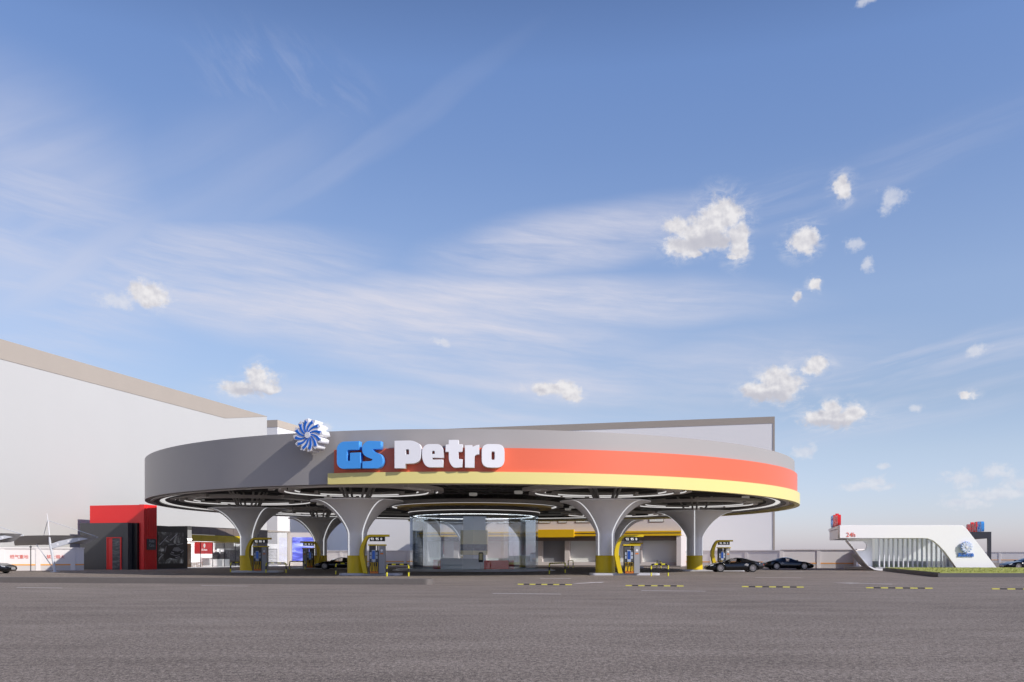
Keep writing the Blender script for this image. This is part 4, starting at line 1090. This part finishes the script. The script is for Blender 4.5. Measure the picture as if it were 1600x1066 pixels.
fence('far pale boundary wall at the right edge of the site', (px(1500, 175), 175), (px(1760, 165), 165), 4)

YPo = 79.6
t = thing('slim_pole', 'slim dark pole standing in front of the lettered boundary wall', 'pole', (px(48, YPo), YPo, 0))
MB().tube([(0, 0, 0.03), (0, 0, 2.28)], 0.045, 8).build('shaft', M['darksteel'], t)
MB().box(-0.13, 0.13, -0.13, 0.13, 0, 0.029).build('base_plate', M['darksteel'], t)
MB().box(-0.08, 0.08, -0.08, 0.08, 2.1, 2.2).build('lamp_head', M['darksteel'], t)
# ------------------------------------------------------------------ carport at the left
def carport(label, x, y):
    t = thing('carport', label, 'carport', (x, y, 0))
    # leaning post and curved arms left and right
    MB().tube([(0, 0, 0), (-0.18, 0, 1.2), (-0.42, 0, 2.45), (-0.47, 0, 3.0)], 0.12, 10, [0.115, 0.11, 0.10, 0.07]).build('post', M['steel'], t)
    MB().tube([(-0.47, 0, 3.0), (-0.58, 0, 4.2), (-0.68, 0, 4.95)], 0.06, 8, [0.055, 0.04, 0.02]).build('mast', M['white'], t)
    MB().box(-0.28, 0.28, -0.28, 0.28, 0, 0.05).build('base_plate', M['steel'], t)
    arm = [(-0.40, 2.35), (0.4, 2.62), (1.4, 2.82), (2.5, 2.93), (3.6, 2.98), (3.6, 2.86), (2.5, 2.72), (1.4, 2.46), (0.4, 2.15), (-0.30, 1.95)]
    up = arm[:5]; lo = arm[5:][::-1]
    m = MB()
    A = [[m.bm.verts.new((p[0], yy, p[1])) for p in up] for yy in (-0.07, 0.07)]
    B = [[m.bm.verts.new((p[0], yy, p[1])) for p in lo] for yy in (-0.07, 0.07)]
    for i in range(4):
        m.bm.faces.new((A[0][i], A[0][i + 1], B[0][i + 1], B[0][i])); m.bm.faces.new((A[1][i], A[1][i + 1], B[1][i + 1], B[1][i]))
        m.bm.faces.new((A[0][i], A[0][i + 1], A[1][i + 1], A[1][i])); m.bm.faces.new((B[0][i], B[0][i + 1], B[1][i + 1], B[1][i]))
    m.bm.faces.new((A[0][4], A[1][4], B[1][4], B[0][4]))
    ar = m.build('arm', M['steel'], t)
    for (xx, zz, rr) in ((0.25, 2.33, 0.10), (1.15, 2.58, 0.09), (2.05, 2.75, 0.08)):
        MB().prism([(xx + rr * math.cos(q * .5236), zz + rr * math.sin(q * .5236)) for q in range(12)], -0.078, 0.078, axis='y').build('round_cutout', M['white'], ar)
    MB().tube([(-0.62, 0, 4.35), (3.4, 0, 3.02)], 0.028, 6).build('stay_cable', M['steel'], t)
    MB().tube([(-0.62, 0, 4.35), (-1.6, 1.2, 3.02)], 0.028, 6).build('stay_cable', M['steel'], t)
    MB().tube([(0.0, 0, 0.1), (-2.0, 0.8, 2.35)], 0.035, 6).build('brace', M['steel'], t)
    # double curved membrane
    m = MB(); nu, nv = 14, 14; V = []
    for i in range(nu + 1):
        row = []
        for j in range(nv + 1):
            u, v = i / nu, j / nv
            xx = -3.4 + 7.0 * u
            yy = -0.2 + 1.9 * v * (1 - 0.93 * max(0.0, (u - 0.45) / 0.55) ** 1.5)
            edge = 3.02 - 0.25 * (4 * v * (1 - v)) * (1 - u * 0.6) - 0.62 * v - 0.15 * (1 - u) * v
            dip = 0.35 * (4 * u * (1 - u)) * (1 - v) * 0.2
            row.append(m.bm.verts.new((xx - 0.9 * v, yy, edge + dip)))
        V.append(row)
    for i in range(nu):
        for j in range(nv): m.bm.faces.new((V[i][j], V[i + 1][j], V[i + 1][j + 1], V[i][j + 1]))
    bmesh.ops.solidify(m.bm, geom=list(m.bm.faces), thickness=0.03)
    m.build('membrane', M['membrane'], t, angle=60)
    return t
c0 = carport('tensile carport with a mast standing beside the charcoal wall', px(86, 75.4), 75.4)
c1 = copy_tree(c0); c1.location = (px(-38, 67.5), 67.5, 0); c1['label'] = 'nearer tensile carport cut off by the left edge'
c0['group'] = c1['group'] = 'tensile carports at the left'

# ------------------------------------------------------------------ white swoosh pavilion at the right
YW = 82.3
pv = thing('white_pavilion', 'white swooping pavilion with curtain glazing and a slanted right leg', 'building', (px(1312, YW), YW, 0))
def W(x, y): return ((x - 1312) / F * YW, max(0.0, pz(y, YW)))
def depth_shift(d): return Matrix.Translation((0, 0, 0)) @ Matrix(((1, 0.2614, 0, 0), (0, 1, 0, 0), (0, 0, 1, 0), (0, 0, 0, 1)))
SH = depth_shift(1)     # plan is a parallelogram on the site grid
front = [(1312, 821.3), (1316, 820.6), (1498, 820.6), (1505, 821.5), (1512, 828), (1561, 889.5), (1497.5, 889.5), (1476, 862), (1466, 851.5), (1458, 845), (1449, 841.6), (1440, 841.2), (1312, 841.2)]
fp = [W(*p) for p in front]
fp[5] = (fp[5][0], 0.0); fp[6] = (fp[6][0], 0.0)
m = MB()
# panel built as strips so that the concave outline triangulates cleanly
top_idx = [0, 1, 2, 3, 4, 5]; 
bm_ = m.bm
def panel(poly, y0, y1):
    me = curve_mesh([poly], y1 - y0, 0.03)
    me.transform(Matrix.Translation((0, y0, 0)))
    return me
link_mesh('front_shell', panel(fp, 0.0, 0.42), M['pavwhite'], pv)
D = 11.5
ztop, zlow = W(0, 820.6)[1], W(0, 841.2)[1]
MB().box(0.02, W(1503, 0)[0], 0.422, D, ztop - 0.26, ztop - 0.03, SH).build('roof', M['white'], pv)
MB().box(0.12, W(1450, 0)[0], 0.424, D - 0.1, zlow, zlow + 0.18, SH).build('soffit', M['white'], pv)
MB().box(0.14, 0.30, 0.424, D - 0.1, zlow + 0.182, ztop - 0.262, SH).build('side_fascia', M['white'], pv)
MB().box(0.14, W(1503, 0)[0], D - 0.3, D, zlow + 0.182, ztop - 0.262, SH).build('rear_fascia', M['white'], pv)
# swooping left leg: thin bent blade with depth
leg = [(1322.5, 842.5), (1331, 853), (1341, 866), (1351, 878.5), (1358, 884.5), (1366, 888.2), (1376, 890.0), (1396, 890.6)]
lp = [W(*p) for p in leg]; lp = [(p[0], max(0.14, p[1])) for p in lp]
up = [Vector(p) for p in lp]; off = []
for i, p in enumerate(up):
    tt = (up[min(i + 1, len(up) - 1)] - up[max(i - 1, 0)]).normalized(); off.append((p.x - tt.y * -0.0 + tt.y * 0.13 * -1, p.y + tt.x * -0.13))
me = curve_mesh([[tuple(p) for p in up] + off[::-1]], 0.45, 0.015); link_mesh('swoosh_leg', me, M['white'], pv)
lo_up = [p for p in up if p.y < W(0, 862)[1]]; lo_off = [q for p, q in zip(up, off) if p.y < W(0, 862)[1]]
m = MB()
npt = len(lo_up)
def vv(p, y): return SH @ Vector((p[0], y, max(p[1], 0.02)))
F0 = [m.bm.verts.new(vv(p, 0.455)) for p in lo_up]; B0 = [m.bm.verts.new(vv(p, 6.0)) for p in lo_up]
F1 = [m.bm.verts.new(vv(q, 0.455)) for q in lo_off]; B1 = [m.bm.verts.new(vv(q, 6.0)) for q in lo_off]
for i in range(npt - 1):
    m.bm.faces.new((F0[i], F0[i + 1], B0[i + 1], B0[i])); m.bm.faces.new((F1[i], F1[i + 1], B1[i + 1], B1[i]))
    m.bm.faces.new((F0[i], F0[i + 1], F1[i + 1], F1[i])); m.bm.faces.new((B0[i], B0[i + 1], B1[i + 1], B1[i]))
m.bm.faces.new((F0[0], F1[0], B1[0], B0[0]))
m.build('leg_skirt', M['white'], pv, angle=30)
# recessed end wall with the stadium opening, made from pieces
yW0, yW1 = 2.2, 2.4
def Wd(x, y, d): return ((x - 800) / F * (YW + d) - px(1312, YW), max(0.05, pz(y, YW + d)))
x0w, x1w = Wd(1322, 0, yW0)[0], Wd(1363, 0, yW0)[0]
zt = zlow - 0.004
outer = [(x0w + 0.05, zt), (x1w, zt), (x1w, 0.16), (Wd(1372, 0, yW0)[0] - 0.3, 0.16), (Wd(1349, 880, yW0)), (Wd(1336, 862.2, yW0)), (x0w, zt - 0.25)]
zc_ = (Wd(0, 846, yW0)[1] + Wd(0, 861, yW0)[1]) / 2; rr_ = (Wd(0, 846, yW0)[1] - Wd(0, 861, yW0)[1]) / 2
xe = Wd(1354.5, 0, yW0)[0] - rr_
hole = [(Wd(1326, 0, yW0)[0], zc_ + rr_)] + [(xe + rr_ * math.sin(q * math.pi / 12), zc_ + rr_ * math.cos(q * math.pi / 12)) for q in range(13)] + [(Wd(1337, 0, yW0)[0], zc_ - rr_)]
me = curve_mesh([outer, hole], 0.2); me.transform(Matrix.Translation((0, yW0, 0))); link_mesh('end_wall', me, M['white'], pv)
# curtain glazing and mullions
xg0, xg1 = x1w + 0.01, Wd(1497, 0, 1.2)[0]
nm = 17
for i in range(nm):
    a = xg0 + (xg1 - xg0) * i / nm; b = xg0 + (xg1 - xg0) * (i + 1) / nm - 0.075
    zt_i = zt
    MB().box(a + 0.0, b, 1.66, 1.69, 0.31, zt_i).build('glass_pane', M['glass_wash'], pv)
    MB().box(b + 0.005, b + 0.07, 1.5, 1.8, 0.31, zt_i).build('mullion', M['white'], pv)
MB().box(xg0, xg1 + 0.6, 1.4, 9.5, 0.02, 0.30, None).build('floor', M['greypanel'], pv)
MB().box(xg0 + 0.45, xg1 - 0.2, 3.7, 3.9, 0.302, zt, None).build('back_wall', M['interior_glow'], pv)
MB().box(xg0 + 0.55, xg1 - 0.4, 3.2, 3.65, 0.302, 0.85, None).build('inner_counter', M['greypanel'], pv)
tm = text_mesh('24h', 0.58, 0.03, 0.002); link_mesh('lettering', tm, M['text_red'], pv, (W(1329.5, 0)[0], -0.04, W(0, 836.0)[1]))
lp_ = logo('pavilion_logo', 'small pale blue pinwheel logo on the white pavilion leg', 'logo sign', (px(1508, YW), YW - 0.30), pz(855, YW), 0, 0.50, 0.16, M['white'], M['paleblue'])
m = MB(); m.box(-0.06, 0.06, 0.162, 0.30, -0.06, 0.06); m.build('bracket', M['steel'], lp_)
t = thing('pavilion_lettering', 'blue Chinese lettering under the small logo on the white pavilion', 'sign', (px(1508.5, YW), YW - 0.16, pz(867.3, YW)))
link_mesh('lettering', text_mesh('高品石油', 0.36, 0.08, 0.006, space=1.05), M['letter_blue'], t, (0, 0.05, -0.02))
# dark portal frame behind its right leg
YP = 99.0
pf = thing('portal_frame', 'dark grey portal frame behind the slanted leg of the pavilion', 'portal', (px(1549, YP), YP, 0), GRID)
zp = pz(831, YP)
MB().box(-4.6, 0.0, 0, 8.5, zp - 0.72, zp).build('roof_beam', M['darksteel'], pf)
for yy in (0.0, 8.0): MB().box(-0.34, 0.0, yy, yy + 0.45, 0, zp - 0.722).build('post', M['darksteel'], pf)
for yy in (0.0, 8.0): MB().box(-4.6, -4.26, yy, yy + 0.45, 0, zp - 0.722).build('post', M['darksteel'], pf)
MB().box(-1.3, -1.06, 3.0, 3.2, 0, zp - 0.722).build('inner_post', M['greypanel'], pf)
# roof letters seen edge on: GS blue, Petro red
def side_sign(label, base, rz, size, pitch):
    t = thing('rooftop_letters', label, 'sign', base, rz, 'GS Petro letter rows on the pavilion roof edges')
    x = 0.0
    for ch, src in zip('GSPetro', 'GSPetro'):
        outl, holes = LET[src]
        xs = [p[0] for p in outl]; w_ = max(xs) - min(xs); s = size / 460.0
        conv = lambda pts: [((p[0] - min(xs)) * s, (550 - p[1]) * s, (p[2] * s if len(p) > 2 else 0)) for p in pts]
        me = curve_mesh([round_poly(conv(outl), 4)] + [round_poly(conv(h), 4) for h in holes], 0.30)
        link_mesh('letter', me, M['blue'] if src in 'GS' else M['red'], t, (x, 0, 0))
        x += w_ * s + (0.12 if src != 'S' else 0.35)
    MB().box(-0.1, x, 0.1, 0.3, -0.05, -0.003).build('rail', M['steel'], t)
    return t
d_in = Vector((0.2529, 0.9675))
pL = Vector((px(1311, YW), YW)) + d_in * 8.4
side_sign('red and blue letters on the left roof edge of the pavilion', (pL.x, pL.y, ztop + 0.03), GRID - math.pi / 2, 1.15, 0)
pR = Vector((px(1538, YP + 0.3), YP + 0.3))
side_sign('red and blue letters on top of the dark portal frame', (pR.x, pR.y, zp + 0.05), GRID + math.pi / 2, 1.15, 0)

# ------------------------------------------------------------------ cars
def interp(tab, x):
    if x <= tab[0][0]: return tab[0][1]
    for (x0, v0), (x1, v1) in zip(tab, tab[1:]):
        if x <= x1:
            t = (x - x0) / (x1 - x0); t = t * t * (3 - 2 * t) * 0.5 + t * 0.5
            return v0 + (v1 - v0) * t
    return tab[-1][1]
TW = [(-2.38, .58), (-2.25, .78), (-1.9, .92), (-1.33, .99), (-.6, .95), (.4, .96), (1.38, 1.0), (1.9, .96), (2.25, .84), (2.38, .66)]
TB = [(-2.38, .26), (-2.2, .17), (-1.7, .13), (1.7, .15), (2.2, .26), (2.38, .36)]
TS = [(-2.38, .44), (-2.2, .56), (-1.9, .66), (-1.33, .80), (-.8, .76), (0, .78), (.7, .84), (1.38, .90), (1.9, .86), (2.25, .76), (2.38, .64)]
TC = [(-2.38, .46), (-2.2, .58), (-1.9, .68), (-1.33, .79), (-.95, .85), (-.55, 1.02), (-.15, 1.16), (.2, 1.22), (.55, 1.21), (1.0, 1.13), (1.5, 1.01), (2.0, .88), (2.25, .78), (2.38, .66)]
TR = [(-2.38, .5), (-1.3, .74), (-.9, .72), (-.2, .56), (.3, .54), (.9, .50), (1.6, .48), (2.38, .45)]
XW = (-1.33, 1.38); WR = 0.345
def section(x):
    w, zb, zs, zc, wr = (interp(T, x) for T in (TW, TB, TS, TC, TR))
    wr = min(wr, w * 0.85)
    arch = 0
    for xw in XW:
        d = abs(x - xw)
        if d < 0.41: arch = WR + math.sqrt(0.41 ** 2 - d * d) * 1.0
    cab = max(0.0, zc - zs)
    p = [(0, zb), (w * .80, max(zb, arch * .98)), (w * .97, max(zb + .10, arch)), (w, max(.42, arch + .02)), (w * .985, max(zs - .10, min(arch + .05, zs - .02))), (w * .92, zs),
         (w * .84, zs + min(.03, cab * .25)), (wr + .03, zc - min(.07, cab * .35)), (wr * .62, zc - min(.015, cab * .1)), (0, zc)]
    return p
def make_car(label, paint):
    t = thing('sports_car', label, 'car', (0, 0, 0), 0, 'black sports cars on the forecourt')
    NS = 84; xs = [-2.38 + 4.76 * i / NS for i in range(NS + 1)]
    secs = [section(x) for x in xs]
    def win(i, j):       # faces that are glass instead of body
        xm = (xs[i] + xs[i + 1]) / 2
        if j == 6 and -0.62 < xm < 0.42: return 'side'
        if j in (7, 8) and -0.92 < xm < -0.14: return 'front'
        return None
    for nm in ('body', 'side', 'front'):
        for s in ((1, -1) if nm == 'side' else (0,)):
            m = MB(); cache = {}
            def vert(i, j, sg_):
                key = (i, j, sg_ if j not in (0, 9) else 1)
                if key not in cache:
                    q = secs[i][j]; cache[key] = m.bm.verts.new((xs[i], q[0] * key[2], q[1]))
                return cache[key]
            for sg_ in ((1, -1) if s == 0 else (s,)):
                for i in range(NS):
                    for j in range(9):
                        g_ = win(i, j)
                        if (nm == 'body' and g_ is None) or (g_ == nm):
                            vs = [vert(i, j, sg_), vert(i + 1, j, sg_), vert(i + 1, j + 1, sg_), vert(i, j + 1, sg_)]
                            if len(set(vs)) == 4: m.bm.faces.new(vs)
            if nm == 'body':
                for i in (0, NS):
                    m.bm.faces.new([vert(i, j, 1) for j in range(10)] + [vert(i, j, -1) for j in range(8, 0, -1)])
                m.build('body', paint, t, angle=50)
            else:
                m.build('side_window' if nm == 'side' else 'windscreen', M['carglass'], t, smooth=True)
    for xw in XW:
        for s in (1, -1):
            y = s * 0.84
            m = MB(); m.lathe([(0.24, -0.13), (WR - .02, -0.135), (WR, -0.10), (WR, 0.10), (WR - .02, 0.135), (0.24, 0.13)], n=32, closed=True)
            for v in m.bm.verts: v.co = Vector((xw + v.co.x, y + v.co.z, WR + v.co.y))
            wh = m.build('wheel', M['rubber'], t, angle=40)
            m = MB()
            m.lathe([(0.215, -0.11), (0.245, -0.11), (0.245, 0.12), (0.215, 0.12)], n=28, closed=True)
            for q in range(9):
                a = 2 * math.pi * q / 9; T = Matrix.Rotation(a, 4, 'Z')
                m.box(0.03, 0.225, -0.022, 0.022, 0.07, 0.105, T)
            m.disc(0.06, 0.06, 0.115, 14)
            for v in m.bm.verts:
                v.co = Vector((xw + v.co.x, y + s * v.co.z, WR + v.co.y))
            m.build('rim', M['rim'], wh)
            m = MB(); m.lathe([(0.0, -0.02), (0.17, -0.02), (0.17, 0.03), (0.0, 0.03)], n=24)
            for v in m.bm.verts: v.co = Vector((xw + v.co.x, y + s * v.co.z, WR + v.co.y))
            m.build('brake_disc', M['tail'] if False else M['greypanel'], wh)
    for s in (1, -1):
        m = MB(); m.prism([(-2.20, .50), (-2.02, .53), (-1.86, .62), (-1.95, .64), (-2.16, .57)], s * 0.70, s * 0.90, axis='y'); m.build('headlight', M['headlight'], t)
        m = MB(); m.box(2.12, 2.34, s * 0.50, s * 0.80, .58, .67); m.build('tail_light', M['tail'], t)
        m = MB(); m.prism(round_poly([(-.70, .86, .04), (-.50, .86, .04), (-.50, .96, .04), (-.66, .96, .04)]), s * 0.90, s * 1.06, axis='y'); m.build('mirror', paint, t)
        m = MB(); m.prism([(.62, .60), (.95, .50), (1.02, .66), (.80, .74)], s * 0.966, s * 0.985, axis='y'); m.build('side_intake', M['greypanel'], t)
    m = MB(); m.prism(round_poly([(-.3, .30, .08), (.3, .30, .08), (.24, .50, .1), (-.24, .50, .1)]), -2.41, -2.375, axis='x'); m.build('grille', M['greypanel'], t)
    for s in (1, -1):
        m = MB(); T = Matrix.Translation((0.32, s * .36, 0))
        m.prism(round_poly([(-.28, .3, .05), (.18, .3, .05), (.30, .92, .1), (.16, .98, .06), (.02, .52, .1), (-.28, .48, .06)]), -.22, .22, axis='y', M=T); m.build('seat', M['wood'], t)
    return t
car = make_car('black sports car beside the rightmost column with its nose to the left', M['carpaint'])
car.location = (px(1146.5, 75.8), 75.8, 0.0)
def put_car(x, y, rz, label):
    c = copy_tree(car); c.location = (x, y, 0); c.rotation_euler = (0, 0, rz); c['label'] = label
    return c
put_car(px(1231, 88.3), 88.3, math.pi, 'black sports car in front of the boundary wall with its nose to the right')
put_car(px(530, 90.0), 90.0, R_(4), 'black sports car under the canopy half hidden between two columns')
put_car(px(1566, 86.0) + 2.38, 86.0, 0.0, 'black car cut off by the right edge behind the lawn')
put_car(px(19, 70.0) - 2.3, 70.0, math.pi, 'black car cut off by the left edge under the carport')
